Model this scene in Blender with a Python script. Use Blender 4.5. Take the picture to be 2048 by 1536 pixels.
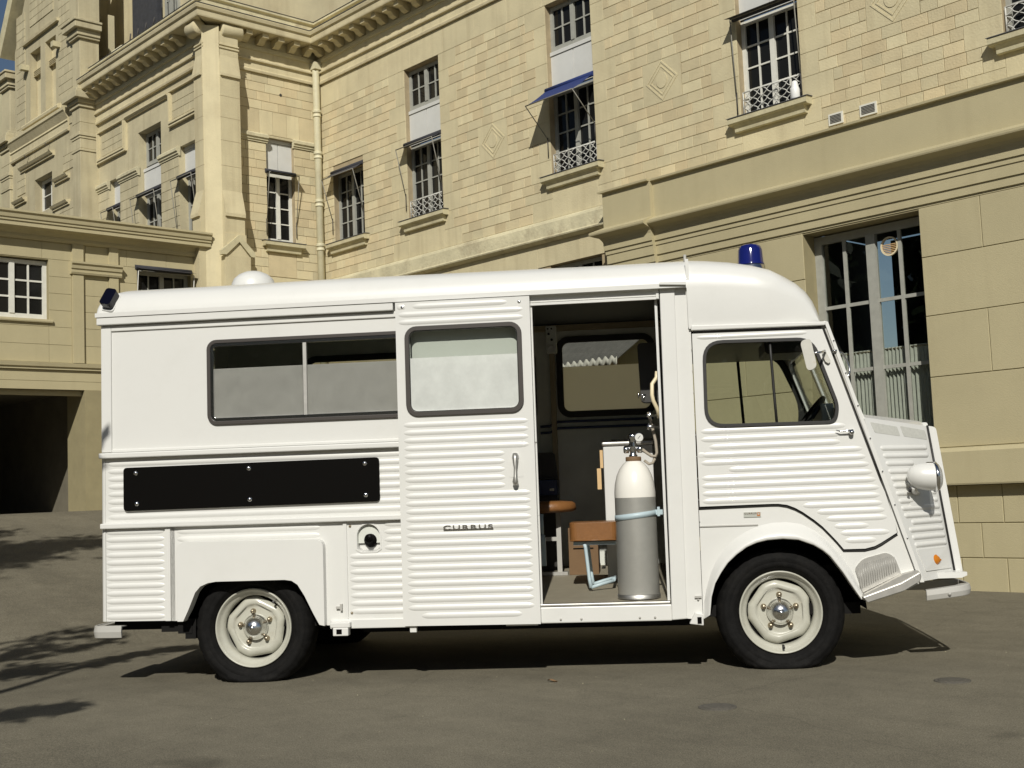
import bpy, bmesh, math, random
from mathutils import Vector, Matrix
from mathutils.geometry import tessellate_polygon
R = math.radians
random.seed(7)
for o in list(bpy.data.objects): bpy.data.objects.remove(o, do_unlink=True)
sc = bpy.context.scene
C = sc.collection

# ------------------------------------------------------------------ camera
cam = bpy.data.cameras.new('camera'); camo = bpy.data.objects.new('camera', cam); C.objects.link(camo)
cam.sensor_width = 36.0; cam.lens = 43.30; cam.clip_end = 2000.0; cam.clip_start = 0.05
_y, _p, _r = R(-47.4293), R(5.0193), R(-2.3782)
_rt = Vector((math.cos(_y), -math.sin(_y), 0)); _fw = Vector((math.sin(_y), math.cos(_y), 0)); _up = Vector((0, 0, 1))
_f2 = _fw*math.cos(_p)+_up*math.sin(_p); _u2 = -_fw*math.sin(_p)+_up*math.cos(_p)
_r3 = _rt*math.cos(_r)+_u2*math.sin(_r); _u3 = -_rt*math.sin(_r)+_u2*math.cos(_r)
CAMPOS = Vector((0, 0, 0.980))
mw = Matrix.Identity(4)
for i in range(3):
    mw[i][0] = _r3[i]; mw[i][1] = _u3[i]; mw[i][2] = -_f2[i]; mw[i][3] = CAMPOS[i]
camo.matrix_world = mw
sc.camera = camo

# ------------------------------------------------------------------ sky, sun, exposure
SUN_AZ, SUN_EL = R(-46.5), R(37)
TOSUN = Vector((math.cos(SUN_AZ)*math.cos(SUN_EL), math.sin(SUN_AZ)*math.cos(SUN_EL), math.sin(SUN_EL)))
w = bpy.data.worlds.new('World'); sc.world = w; w.use_nodes = True
nt = w.node_tree; sky = nt.nodes.new('ShaderNodeTexSky'); sky.sky_type = 'NISHITA'; sky.sun_disc = False
sky.sun_elevation = SUN_EL; sky.sun_rotation = math.pi/2 - SUN_AZ
sky.air_density = 1.0; sky.dust_density = 0.6; sky.ozone_density = 1.0
bg = nt.nodes['Background']; bg.inputs['Strength'].default_value = 0.05
nt.links.new(sky.outputs[0], bg.inputs['Color'])
sun = bpy.data.lights.new('sun', 'SUN'); sun.energy = 5.0; sun.angle = R(0.5); sun.color = (1.0, 0.965, 0.88)
suno = bpy.data.objects.new('sun', sun); C.objects.link(suno)
suno.rotation_euler = (-TOSUN).to_track_quat('-Z', 'Y').to_euler(); suno.location = (6, -8, 12)
sc.view_settings.view_transform = 'Standard'; sc.view_settings.look = 'None'
sc.view_settings.exposure = -0.25; sc.view_settings.gamma = 1.0; sc.view_settings.use_curve_mapping = False
sc.render.engine = 'CYCLES'

# ------------------------------------------------------------------ materials
def mat(name, col, rough=0.6, metal=0.0, spec=0.5, var=0.0, vscale=8.0, bump=0.0, bscale=60.0, rnd=0.0, coat=0.0, detail=4.0, stretch=None, dirt=None, streak=0.0):
    """procedural principled: large soft mottling (var), fine relief (bump), per-piece tone (rnd), dirt = (colour, amount, scale)"""
    m = bpy.data.materials.new(name); m.use_nodes = True; t = m.node_tree; n = t.nodes; L = t.links
    b = n['Principled BSDF']
    b.inputs['Roughness'].default_value = rough; b.inputs['Metallic'].default_value = metal
    b.inputs['Specular IOR Level'].default_value = spec; b.inputs['Coat Weight'].default_value = coat
    b.inputs['Base Color'].default_value = (*col, 1)
    geo = n.new('ShaderNodeNewGeometry')
    pos = geo.outputs['Position']
    if stretch:
        mp = n.new('ShaderNodeMapping'); mp.inputs['Scale'].default_value = stretch; L.new(pos, mp.inputs['Vector']); pos = mp.outputs['Vector']
    cur = None
    if var > 0:
        tx = n.new('ShaderNodeTexNoise'); tx.inputs['Scale'].default_value = vscale; tx.inputs['Detail'].default_value = detail; tx.inputs['Roughness'].default_value = 0.62
        L.new(pos, tx.inputs['Vector'])
        rp = n.new('ShaderNodeMapRange'); rp.inputs['From Min'].default_value = 0.25; rp.inputs['From Max'].default_value = 0.75
        rp.inputs['To Min'].default_value = 1-var; rp.inputs['To Max'].default_value = 1+var; L.new(tx.outputs['Fac'], rp.inputs['Value'])
        cur = rp.outputs['Result']
    if rnd > 0:
        oi = n.new('ShaderNodeObjectInfo'); ad = n.new('ShaderNodeMath'); ad.operation = 'ADD'
        L.new(oi.outputs['Random'], ad.inputs[0]); L.new(geo.outputs['Random Per Island'], ad.inputs[1])
        fr = n.new('ShaderNodeMath'); fr.operation = 'FRACT'; L.new(ad.outputs[0], fr.inputs[0])
        r2 = n.new('ShaderNodeMapRange'); r2.inputs['To Min'].default_value = 1-rnd; r2.inputs['To Max'].default_value = 1+rnd*0.7
        L.new(fr.outputs[0], r2.inputs['Value'])
        if cur:
            mm = n.new('ShaderNodeMath'); mm.operation = 'MULTIPLY'; L.new(cur, mm.inputs[0]); L.new(r2.outputs['Result'], mm.inputs[1]); cur = mm.outputs[0]
        else: cur = r2.outputs['Result']
    base = None
    if cur:
        hs = n.new('ShaderNodeHueSaturation'); hs.inputs['Color'].default_value = (*col, 1); L.new(cur, hs.inputs['Value']); base = hs.outputs['Color']
        if rnd > 0.10:      # some blocks are rosier, some greyer
            m7 = n.new('ShaderNodeMath'); m7.operation = 'MULTIPLY'; m7.inputs[1].default_value = 7.31; L.new(fr.outputs[0], m7.inputs[0])
            f7 = n.new('ShaderNodeMath'); f7.operation = 'FRACT'; L.new(m7.outputs[0], f7.inputs[0])
            mh = n.new('ShaderNodeMix'); mh.data_type = 'RGBA'; mh.inputs['A'].default_value = (*col, 1); mh.inputs['B'].default_value = (col[0]*.98, col[1]*.925, col[2]*.89, 1); L.new(f7.outputs[0], mh.inputs['Factor']); L.new(mh.outputs['Result'], hs.inputs['Color'])
    if streak > 0:          # rain streaks running down the face
        ms = n.new('ShaderNodeMapping'); ms.inputs['Scale'].default_value = (5, 5, .35); L.new(geo.outputs['Position'], ms.inputs['Vector'])
        ts = n.new('ShaderNodeTexNoise'); ts.inputs['Scale'].default_value = 1.6; ts.inputs['Detail'].default_value = 6; L.new(ms.outputs[0], ts.inputs['Vector'])
        rs = n.new('ShaderNodeMapRange'); rs.inputs['From Min'].default_value = 0.5; rs.inputs['From Max'].default_value = 0.75; rs.inputs['To Max'].default_value = streak; L.new(ts.outputs['Fac'], rs.inputs['Value'])
        xs = n.new('ShaderNodeMix'); xs.data_type = 'RGBA'; L.new(rs.outputs['Result'], xs.inputs['Factor'])
        if base: L.new(base, xs.inputs['A'])
        else: xs.inputs['A'].default_value = (*col, 1)
        xs.inputs['B'].default_value = (col[0]*.55, col[1]*.5, col[2]*.45, 1); base = xs.outputs['Result']
    if dirt:
        dc, amt, dsc = dirt
        td = n.new('ShaderNodeTexNoise'); td.inputs['Scale'].default_value = dsc; td.inputs['Detail'].default_value = 8; td.inputs['Roughness'].default_value = 0.7
        L.new(geo.outputs['Position'] if not stretch else pos, td.inputs['Vector'])
        rd = n.new('ShaderNodeMapRange'); rd.inputs['From Min'].default_value = 0.52; rd.inputs['From Max'].default_value = 0.78; rd.inputs['To Max'].default_value = amt
        L.new(td.outputs['Fac'], rd.inputs['Value'])
        mx = n.new('ShaderNodeMix'); mx.data_type = 'RGBA'; L.new(rd.outputs['Result'], mx.inputs['Factor'])
        if base: L.new(base, mx.inputs['A'])
        else: mx.inputs['A'].default_value = (*col, 1)
        mx.inputs['B'].default_value = (*dc, 1); base = mx.outputs['Result']
    if base: L.new(base, b.inputs['Base Color'])
    if bump > 0:
        tb = n.new('ShaderNodeTexNoise'); tb.inputs['Scale'].default_value = bscale; tb.inputs['Detail'].default_value = 5
        L.new(pos, tb.inputs['Vector'])
        bp = n.new('ShaderNodeBump'); bp.inputs['Strength'].default_value = bump; bp.inputs['Distance'].default_value = 0.01
        L.new(tb.outputs['Fac'], bp.inputs['Height']); L.new(bp.outputs['Normal'], b.inputs['Normal'])
    return m

M = {}
M['stone'] = mat('stone', (0.50, 0.45, 0.29), 0.85, var=0.14, vscale=2.2, bump=0.35, bscale=45, rnd=0.0, detail=8, dirt=((0.36, 0.27, 0.15), 0.35, 1.3))
M['stone_block'] = mat('stone_block', (0.605, 0.535, 0.345), 0.85, var=0.10, vscale=5, bump=0.4, bscale=55, rnd=0.13, detail=8, dirt=((0.42, 0.31, 0.17), 0.3, 2.5), streak=0.2)
M['stone_big'] = mat('stone_big', (0.585, 0.515, 0.33), 0.85, var=0.13, vscale=2.0, bump=0.35, bscale=50, rnd=0.06, detail=8, dirt=((0.36, 0.27, 0.155), 0.35, 1.1), streak=0.35)
M['stone_dark'] = mat('stone_dark', (0.485, 0.43, 0.28), 0.88, var=0.16, vscale=2.0, bump=0.35, bscale=45, rnd=0.07, detail=9, dirt=((0.30, 0.25, 0.16), 0.45, 1.6), streak=0.4)  # darker tone of the stone, for facade C and the gabled wing
M['joint'] = mat('joint', (0.36, 0.29, 0.18), 0.95, var=0.2, vscale=6)
M['stone_sill'] = mat('stone_sill', (0.53, 0.48, 0.31), 0.85, var=0.15, vscale=6, bump=0.3, bscale=50, dirt=((0.22, 0.17, 0.11), 0.5, 4))
M['old_stone'] = mat('old_stone', (0.56, 0.51, 0.34), 0.9, var=0.25, vscale=3, bump=0.6, bscale=30, dirt=((0.24, 0.18, 0.11), 0.75, 3.5), detail=10)
M['lead'] = mat('lead', (0.09, 0.09, 0.095), 0.6, var=0.2, vscale=9)
M['plaster'] = mat('plaster', (0.45, 0.395, 0.24), 0.85, var=0.06, vscale=1.6, bump=0.25, bscale=140, rnd=0.025, detail=8, dirt=((0.35, 0.305, 0.175), 0.35, 1.1), streak=0.12)
M['plaster_joint'] = mat('plaster_joint', (0.29, 0.25, 0.14), 0.9, var=0.1, vscale=6)
M['pipe'] = mat('pipe_paint', (0.60, 0.56, 0.39), 0.55, var=0.08, vscale=5, dirt=((0.4, 0.32, 0.18), 0.4, 6))
M['win_grey'] = mat('window_grey_paint', (0.34, 0.34, 0.30), 0.6, var=0.12, vscale=12, bump=0.1)
M['win_white'] = mat('window_white_paint', (0.68, 0.67, 0.60), 0.6, var=0.08, vscale=12)
M['panel_white'] = mat('white_board', (0.60, 0.60, 0.57), 0.7, var=0.05, vscale=5, dirt=((0.45, 0.43, 0.37), 0.3, 3))
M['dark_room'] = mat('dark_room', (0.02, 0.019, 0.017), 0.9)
M['slate'] = mat('slate', (0.045, 0.047, 0.055), 0.6, var=0.3, vscale=14)
M['blue_canvas'] = mat('blue_canvas', (0.012, 0.028, 0.13), 0.85, var=0.15, vscale=20, bump=0.2, bscale=200)
M['grey_canvas'] = mat('weathered_canvas', (0.035, 0.035, 0.042), 0.9, var=0.2, vscale=20)
M['iron_dark'] = mat('dark_iron', (0.06, 0.055, 0.05), 0.6, metal=0.3, var=0.2, vscale=30)
M['rod'] = mat('rod_paint', (0.20, 0.19, 0.16), 0.6, var=0.2, vscale=30)
M['iron_white'] = mat('white_iron', (0.62, 0.61, 0.56), 0.6, var=0.08, vscale=20)
M['asphalt'] = None
M['white'] = mat('white_enamel', (0.668, 0.665, 0.637), 0.34, var=0.015, vscale=3, coat=0.25, dirt=((0.60, 0.595, 0.56), 0.4, 4))
M['white_in'] = mat('inner_white', (0.62, 0.62, 0.60), 0.5)
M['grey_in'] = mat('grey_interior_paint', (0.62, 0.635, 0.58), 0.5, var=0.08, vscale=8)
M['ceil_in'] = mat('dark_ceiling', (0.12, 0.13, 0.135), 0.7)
M['rubber'] = mat('rubber', (0.018, 0.017, 0.016), 0.55, var=0.2, vscale=40)
M['gasket'] = mat('gasket', (0.045, 0.038, 0.033), 0.5)
M['tyre'] = mat('tyre_rubber', (0.0075, 0.0072, 0.007), 0.75, spec=0.12, var=0.35, vscale=25, bump=0.2, bscale=120, dirt=((0.022, 0.020, 0.017), 0.45, 14))
M['black'] = mat('black_sheet', (0.0042, 0.0038, 0.0034), 0.4, spec=0.06)
M['under'] = mat('underbody', (0.012, 0.0115, 0.011), 0.95, spec=0.1)
M['chrome'] = mat('chrome', (0.70, 0.70, 0.70), 0.16, metal=1.0)
M['alu'] = mat('brushed_aluminium', (0.50, 0.49, 0.46), 0.5, metal=1.0, var=0.1, vscale=30)
M['steel_grey'] = mat('bumper_grey', (0.40, 0.39, 0.36), 0.5, var=0.04, vscale=10)
M['rim'] = mat('rim_cream', (0.45, 0.445, 0.38), 0.35, var=0.06, vscale=12, coat=0.3, dirt=((0.3, 0.26, 0.2), 0.4, 18))
M['brass'] = mat('tarnished_brass', (0.40, 0.34, 0.25), 0.4, metal=1.0)
M['cap'] = mat('polished_cap', (0.80, 0.80, 0.79), 0.24, metal=1.0)
M['trim_tan'] = mat('tan_trim', (0.36, 0.30, 0.19), 0.6, var=0.1)
M['cover_iron'] = mat('worn_iron', (0.085, 0.077, 0.062), 0.8, var=0.3, vscale=60, bump=0.4, bscale=150)
M['vent_grey'] = mat('vent_mesh', (0.50, 0.50, 0.46), 0.6, var=0.1, vscale=60)
M['amber'] = mat('amber_lens', (0.52, 0.17, 0.012), 0.25)
M['leather'] = mat('brown_leather', (0.215, 0.095, 0.03), 0.42, var=0.12, vscale=25, bump=0.12, bscale=90)
M['lblue'] = mat('light_blue_paint', (0.42, 0.52, 0.56), 0.45)
M['cylinder'] = mat('grey_metallic_paint', (0.47, 0.465, 0.43), 0.36, metal=0.55, var=0.05, vscale=15)
M['cyl_white'] = mat('white_gloss', (0.78, 0.76, 0.70), 0.25, coat=0.3)
M['gloss_grey'] = mat('mirror_back', (0.52, 0.51, 0.46), 0.5, var=0.08, vscale=20, dirt=((0.40, 0.3, 0.18), 0.5, 25))
M['floor_in'] = mat('linoleum', (0.235, 0.21, 0.155), 0.7, var=0.08, vscale=12)
M['card'] = mat('brown_card', (0.16, 0.095, 0.045), 0.8, var=0.1)
M['wood'] = mat('pale_wood', (0.62, 0.42, 0.21), 0.6, var=0.12, vscale=20, stretch=(1, 1, .15))
M['blue_bag'] = mat('blue_vinyl', (0.03, 0.045, 0.11), 0.5)
M['dark_vinyl'] = mat('dark_vinyl', (0.035, 0.033, 0.03), 0.5)
M['hose'] = mat('hose', (0.34, 0.30, 0.24), 0.6)
M['cream'] = mat('cream_plastic', (0.72, 0.62, 0.42), 0.4)
M['orange_cloth'] = mat('orange_cloth', (0.45, 0.10, 0.03), 0.8)
M['curtain'] = mat('curtain', (0.44, 0.44, 0.40), 0.9, var=0.1, vscale=15)
M['passage'] = mat('shaded_plaster', (0.14, 0.125, 0.09), 0.9, var=0.2, vscale=3)  # gloom of the passage put into the plaster colour of its inner walls
M['badge'] = mat('badge_plate', (0.52, 0.53, 0.48), 0.4, metal=0.4)
M['badge_ink'] = mat('badge_ink', (0.09, 0.04, 0.02), 0.6)
M['badge_orange'] = mat('badge_orange', (0.45, 0.16, 0.04), 0.6)
M['bark'] = mat('bark', (0.10, 0.07, 0.045), 0.9, var=0.3, vscale=15, bump=0.6, bscale=20)
M['leaf'] = mat('leaf', (0.05, 0.085, 0.03), 0.6, var=0.3, vscale=10)
M['bottle'] = mat('white_plastic', (0.75, 0.75, 0.73), 0.4)
M['corr'] = mat('fibre_cement', (0.075, 0.072, 0.066), 0.9, var=0.2, vscale=10)
M['corr_edge'] = mat('fibre_cement_edge', (0.45, 0.43, 0.38), 0.9)

def glass(name, tint, refl_rough=0.0, ior=1.45, opac=0.0, opcol=(0.3, 0.3, 0.28), trans=0.5):
    m = bpy.data.materials.new(name); m.use_nodes = True; t = m.node_tree; n = t.nodes; L = t.links
    n.remove(n['Principled BSDF']); out = n['Material Output']
    tr = n.new('ShaderNodeBsdfTransparent'); tr.inputs['Color'].default_value = (*tint, 1)
    gl = n.new('ShaderNodeBsdfGlossy'); gl.inputs['Roughness'].default_value = refl_rough
    lw_ = n.new('ShaderNodeLayerWeight'); pw = n.new('ShaderNodeMath'); pw.operation = 'POWER'; L.new(lw_.outputs['Facing'], pw.inputs[0]); pw.inputs[1].default_value = 5
    fz = n.new('ShaderNodeMath'); fz.operation = 'MULTIPLY_ADD'; L.new(pw.outputs[0], fz.inputs[0]); fz.inputs[1].default_value = .9; fz.inputs[2].default_value = .035
    mx = n.new('ShaderNodeMixShader'); L.new(fz.outputs[0], mx.inputs[0]); 
    first = tr.outputs[0]
    if opac > 0:
        df = n.new('ShaderNodeBsdfDiffuse')
        ge = n.new('ShaderNodeNewGeometry'); tn = n.new('ShaderNodeTexNoise'); tn.inputs['Scale'].default_value = 9; tn.inputs['Detail'].default_value = 8; tn.inputs['Roughness'].default_value = .7; L.new(ge.outputs['Position'], tn.inputs['Vector'])
        rm_ = n.new('ShaderNodeMapRange'); rm_.inputs['From Min'].default_value = .3; rm_.inputs['From Max'].default_value = .7; rm_.inputs['To Min'].default_value = .88; rm_.inputs['To Max'].default_value = 1.1; L.new(tn.outputs['Fac'], rm_.inputs['Value'])
        hv = n.new('ShaderNodeHueSaturation'); hv.inputs['Color'].default_value = (*opcol, 1); L.new(rm_.outputs['Result'], hv.inputs['Value']); L.new(hv.outputs['Color'], df.inputs['Color'])
        tl = n.new('ShaderNodeBsdfTranslucent'); tl.inputs['Color'].default_value = (0.85, 0.85, 0.8, 1)
        m1 = n.new('ShaderNodeMixShader'); m1.inputs[0].default_value = trans; L.new(df.outputs[0], m1.inputs[1]); L.new(tl.outputs[0], m1.inputs[2])
        m2 = n.new('ShaderNodeMixShader'); m2.inputs[0].default_value = opac; L.new(tr.outputs[0], m2.inputs[1]); L.new(m1.outputs[0], m2.inputs[2]); first = m2.outputs[0]
    L.new(first, mx.inputs[1]); L.new(gl.outputs[0], mx.inputs[2]); L.new(mx.outputs[0], out.inputs['Surface'])
    return m
M['glass'] = glass('clear_glass', (0.90, 0.92, 0.90))
M['frost'] = glass('frosted_glass', (0.85, 0.85, 0.82), 0.05, opac=0.93, opcol=(0.41, 0.41, 0.38))
M['frost_white'] = glass('frosted_white_glass', (0.9, 0.92, 0.9), 0.05, opac=0.85, opcol=(0.72, 0.74, 0.71), trans=0.15)
M['frost_far'] = glass('frosted_film', (0.85, 0.85, 0.82), 0.05, opac=0.93, opcol=(0.42, 0.415, 0.37), trans=0.85)
M['lens'] = glass('lens_glass', (0.8, 0.8, 0.8), 0.02, opac=0.5, opcol=(0.75, 0.75, 0.72))
M['blue_glass'] = mat('blue_lamp_plastic', (0.006, 0.010, 0.11), 0.08, spec=0.6, coat=0.5)
M['navy'] = mat('navy_lamp_plastic', (0.002, 0.002, 0.008), 0.18, spec=0.35)

def pane_mat():
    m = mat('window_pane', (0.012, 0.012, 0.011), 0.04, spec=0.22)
    return m
M['pane'] = pane_mat()

def asphalt():
    m = bpy.data.materials.new('asphalt'); m.use_nodes = True; t = m.node_tree; n = t.nodes; L = t.links; b = n['Principled BSDF']
    geo = n.new('ShaderNodeNewGeometry'); P = geo.outputs['Position']
    def noise(s, d=6, r=0.6):
        x = n.new('ShaderNodeTexNoise'); x.inputs['Scale'].default_value = s; x.inputs['Detail'].default_value = d; x.inputs['Roughness'].default_value = r; L.new(P, x.inputs['Vector']); return x.outputs['Fac']
    def ramp(src, a, bb, c0, c1):
        x = n.new('ShaderNodeMapRange'); x.inputs['From Min'].default_value = a; x.inputs['From Max'].default_value = bb; x.inputs['To Min'].default_value = c0; x.inputs['To Max'].default_value = c1; L.new(src, x.inputs['Value']); return x.outputs['Result']
    def mul(a, bb):
        x = n.new('ShaderNodeMath'); x.operation = 'MULTIPLY'; L.new(a, x.inputs[0]); L.new(bb, x.inputs[1]); return x.outputs[0]
    v = mul(ramp(noise(0.55, 8, .65), 0.3, 0.7, 0.84, 1.14), ramp(noise(5, 8, .7), 0.25, 0.75, 0.82, 1.16))
    v = mul(v, mul(ramp(noise(170, 3, .7), 0.34, 0.66, 0.52, 1.48), ramp(noise(48, 5, .75), 0.3, 0.7, 0.80, 1.20)))
    # worn streaks running along the drive
    mp = n.new('ShaderNodeMapping'); mp.inputs['Rotation'].default_value = (0, 0, R(-40)); mp.inputs['Scale'].default_value = (0.6, 5.5, 1); L.new(P, mp.inputs['Vector'])
    st = n.new('ShaderNodeTexNoise'); st.inputs['Scale'].default_value = 1.0; st.inputs['Detail'].default_value = 6; L.new(mp.outputs[0], st.inputs['Vector'])
    v = mul(v, ramp(st.outputs['Fac'], 0.35, 0.7, 0.95, 1.06))
    # dark oil spots and fine cracks
    v = mul(v, ramp(noise(1.9, 3, .4), 0.70, 0.76, 1.0, 0.72))
    vo = n.new('ShaderNodeTexVoronoi'); vo.feature = 'DISTANCE_TO_EDGE'; vo.inputs['Scale'].default_value = 0.45
    dm = n.new('ShaderNodeMix'); dm.data_type = 'VECTOR'; dm.inputs['Factor'].default_value = 0.12
    nz = n.new('ShaderNodeTexNoise'); nz.inputs['Scale'].default_value = 3.0; nz.inputs['Detail'].default_value = 5; L.new(P, nz.inputs['Vector'])
    L.new(P, dm.inputs['A']); L.new(nz.outputs['Color'], dm.inputs['B']); L.new(dm.outputs['Result'], vo.inputs['Vector'])
    cr = ramp(vo.outputs['Distance'], 0.0, 0.004, 0.86, 1.0)
    v = mul(v, cr)
    # pale chips
    ch = ramp(noise(75, 1, .3), 0.80, 0.83, 1.0, 1.9); v = mul(v, ch)
    hs = n.new('ShaderNodeHueSaturation'); hs.inputs['Color'].default_value = (0.160, 0.144, 0.105, 1); L.new(v, hs.inputs['Value'])
    L.new(hs.outputs['Color'], b.inputs['Base Color']); b.inputs['Roughness'].default_value = 0.9; b.inputs['Specular IOR Level'].default_value = 0.25
    bp = n.new('ShaderNodeBump'); bp.inputs['Strength'].default_value = 0.55; bp.inputs['Distance'].default_value = 0.006
    L.new(noise(190, 4, .7), bp.inputs['Height']); L.new(bp.outputs['Normal'], b.inputs['Normal'])
    return m
M['asphalt'] = asphalt()

# ------------------------------------------------------------------ mesh helpers
class MB:
    def __init__(s): s.v = []; s.f = []; s.sm = []
    def add(s, vs, fs, smooth=False):
        k = len(s.v); s.v += [tuple(p) for p in vs]; s.f += [tuple(i+k for i in f) for f in fs]; s.sm += [smooth]*len(fs); return s
    def box(s, x0, x1, y0, y1, z0, z1):
        return s.add([(x0,y0,z0),(x1,y0,z0),(x1,y1,z0),(x0,y1,z0),(x0,y0,z1),(x1,y0,z1),(x1,y1,z1),(x0,y1,z1)],
                     [(0,3,2,1),(4,5,6,7),(0,1,5,4),(1,2,6,5),(2,3,7,6),(3,0,4,7)])
    def prism(s, pts, fn, d0, d1, holes=(), smooth=False):
        """pts: 2-D outline; fn(a,b,d)->xyz; holes: 2-D outlines"""
        loops = [list(pts)]+[list(h) for h in holes]
        flat = [p for l in loops for p in l]
        tri = tessellate_polygon([[Vector((p[0], p[1], 0)) for p in l] for l in loops])
        n = len(flat); vs = [fn(a, b, d0) for a, b in flat]+[fn(a, b, d1) for a, b in flat]
        fs = [tuple(t) for t in tri]+[tuple(i+n for i in reversed(t)) for t in tri]
        s.add(vs, fs)
        st = 0
        for l in loops:
            m = len(l); s.add([fn(a, b, d0) for a, b in l]+[fn(a, b, d1) for a, b in l], [(i, (i+1) % m, m+(i+1) % m, m+i) for i in range(m)], smooth)
        return s
    def tube(s, pts, r, seg=8, closed=False, smooth=True):
        pts = [Vector(p) for p in pts]; n = len(pts); rings = []
        rr = r if isinstance(r, (list, tuple)) else [r]*n
        ref = None
        for i, p in enumerate(pts):
            a = pts[(i-1) % n] if (closed or i > 0) else p; b = pts[(i+1) % n] if (closed or i < n-1) else p
            t = (b-a).normalized()
            if ref is None:
                ref = Vector((0, 0, 1)) if abs(t.z) < .9 else Vector((1, 0, 0))
            u = t.cross(ref).normalized(); v = u.cross(t).normalized(); ref = v
            rings.append([p+u*math.cos(q*2*math.pi/seg)*rr[i]+v*math.sin(q*2*math.pi/seg)*rr[i] for q in range(seg)])
        vs = [q for g in rings for q in g]; fs = []
        for i in range(n if closed else n-1):
            j = (i+1) % n
            for q in range(seg): fs.append((i*seg+q, i*seg+(q+1) % seg, j*seg+(q+1) % seg, j*seg+q))
        s.add(vs, fs, smooth)
        if not closed: s.add(rings[0], [tuple(range(seg))]); s.add(rings[-1], [tuple(reversed(range(seg)))])
        return s
    def lathe(s, prof, fn, seg=24, smooth=True):
        """prof: (r, h) list; fn(a,b,h)->xyz with a,b the disc plane"""
        n = len(prof); vs = []; fs = []
        for r, h in prof:
            for q in range(seg):
                t = q*2*math.pi/seg; vs.append(fn(r*math.cos(t), r*math.sin(t), h))
        for i in range(n-1):
            for q in range(seg): fs.append((i*seg+q, i*seg+(q+1) % seg, (i+1)*seg+(q+1) % seg, (i+1)*seg+q))
        s.add(vs, fs, smooth)
        return s
    def grid(s, rows, smooth=True, closed=False):
        m = len(rows[0]); vs = [p for r in rows for p in r]; fs = []
        for i in range(len(rows)-1):
            for j in range(m if closed else m-1):
                k = (j+1) % m; fs.append((i*m+j, i*m+k, (i+1)*m+k, (i+1)*m+j))
        return s.add(vs, fs, smooth)
    def mesh(s, name):
        me = bpy.data.meshes.new(name); me.from_pydata(s.v, [], s.f)
        me.polygons.foreach_set('use_smooth', s.sm); me.update()
        return me
    def build(s, name, m, parent=None, recalc=True):
        me = s.mesh(name)
        if recalc:
            bm = bmesh.new(); bm.from_mesh(me); bmesh.ops.remove_doubles(bm, verts=bm.verts, dist=1e-5)
            bmesh.ops.recalc_face_normals(bm, faces=bm.faces); bm.to_mesh(me); bm.free()
        o = bpy.data.objects.new(name, me); C.objects.link(o); me.materials.append(M[m] if isinstance(m, str) else m)
        if parent: o.parent = parent
        return o
def bevel(o, wd=0.005, seg=2, ang=35):
    md = o.modifiers.new('bevel', 'BEVEL'); md.width = wd; md.segments = seg; md.limit_method = 'ANGLE'; md.angle_limit = R(ang); md.harden_normals = False
    return o
def empty(name, loc=(0, 0, 0)):
    o = bpy.data.objects.new(name, None); C.objects.link(o); o.location = loc; o.empty_display_size = .2; return o
def tag(o, label=None, cat=None, group=None, kind=None):
    if label: o['label'] = label
    if cat: o['category'] = cat
    if group: o['group'] = group
    if kind: o['kind'] = kind
    return o
def rrect(x0, x1, z0, z1, r, n=6):
    out = []
    for cx, cz, a in ((x1-r, z1-r, 0), (x0+r, z1-r, 90), (x0+r, z0+r, 180), (x1-r, z0+r, 270)):
        for i in range(n+1):
            t = R(a+90*i/n); out.append((cx+r*math.cos(t), cz+r*math.sin(t)))
    return out
def rpoly(pts, rad, n=5):
    """round the corners of a 2-D polygon"""
    out = []; m = len(pts)
    for i in range(m):
        p = Vector(pts[i]); a = Vector(pts[i-1])-p; b = Vector(pts[(i+1) % m])-p
        r = rad[i] if isinstance(rad, (list, tuple)) else rad
        if r <= 0: out.append(tuple(p)); continue
        d = min(r, a.length*.49, b.length*.49); p0 = p+a.normalized()*d; p1 = p+b.normalized()*d
        for k in range(n+1):
            t = k/n; q = p0*(1-t)**2+p*2*t*(1-t)+p1*t*t; out.append(tuple(q))
    return out
def chaikin(pts, n=2):
    for _ in range(n):
        out = [pts[0]]
        for a, b in zip(pts, pts[1:]): out += [(a[0]*.75+b[0]*.25, a[1]*.75+b[1]*.25), (a[0]*.25+b[0]*.75, a[1]*.25+b[1]*.75)]
        pts = out+[pts[-1]]
    return pts
def offset(pts, d):
    """shrink (d>0) a 2-D outline towards its inside"""
    m = len(pts); A = sum(pts[i-1][0]*pts[i][1]-pts[i][0]*pts[i-1][1] for i in range(m)); sg = 1 if A > 0 else -1
    out = []
    for i in range(m):
        p = Vector(pts[i]); a = (p-Vector(pts[i-1])); b = (Vector(pts[(i+1) % m])-p)
        na = Vector((-a.y, a.x)).normalized() if a.length > 1e-9 else Vector((0, 0)); nb = Vector((-b.y, b.x)).normalized() if b.length > 1e-9 else na
        nn = (na+nb); nn = nn.normalized() if nn.length > 1e-6 else na
        out.append(tuple(p+nn*sg*d/max(.5, nn.dot(na) if na.length else 1)))
    return out

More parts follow.
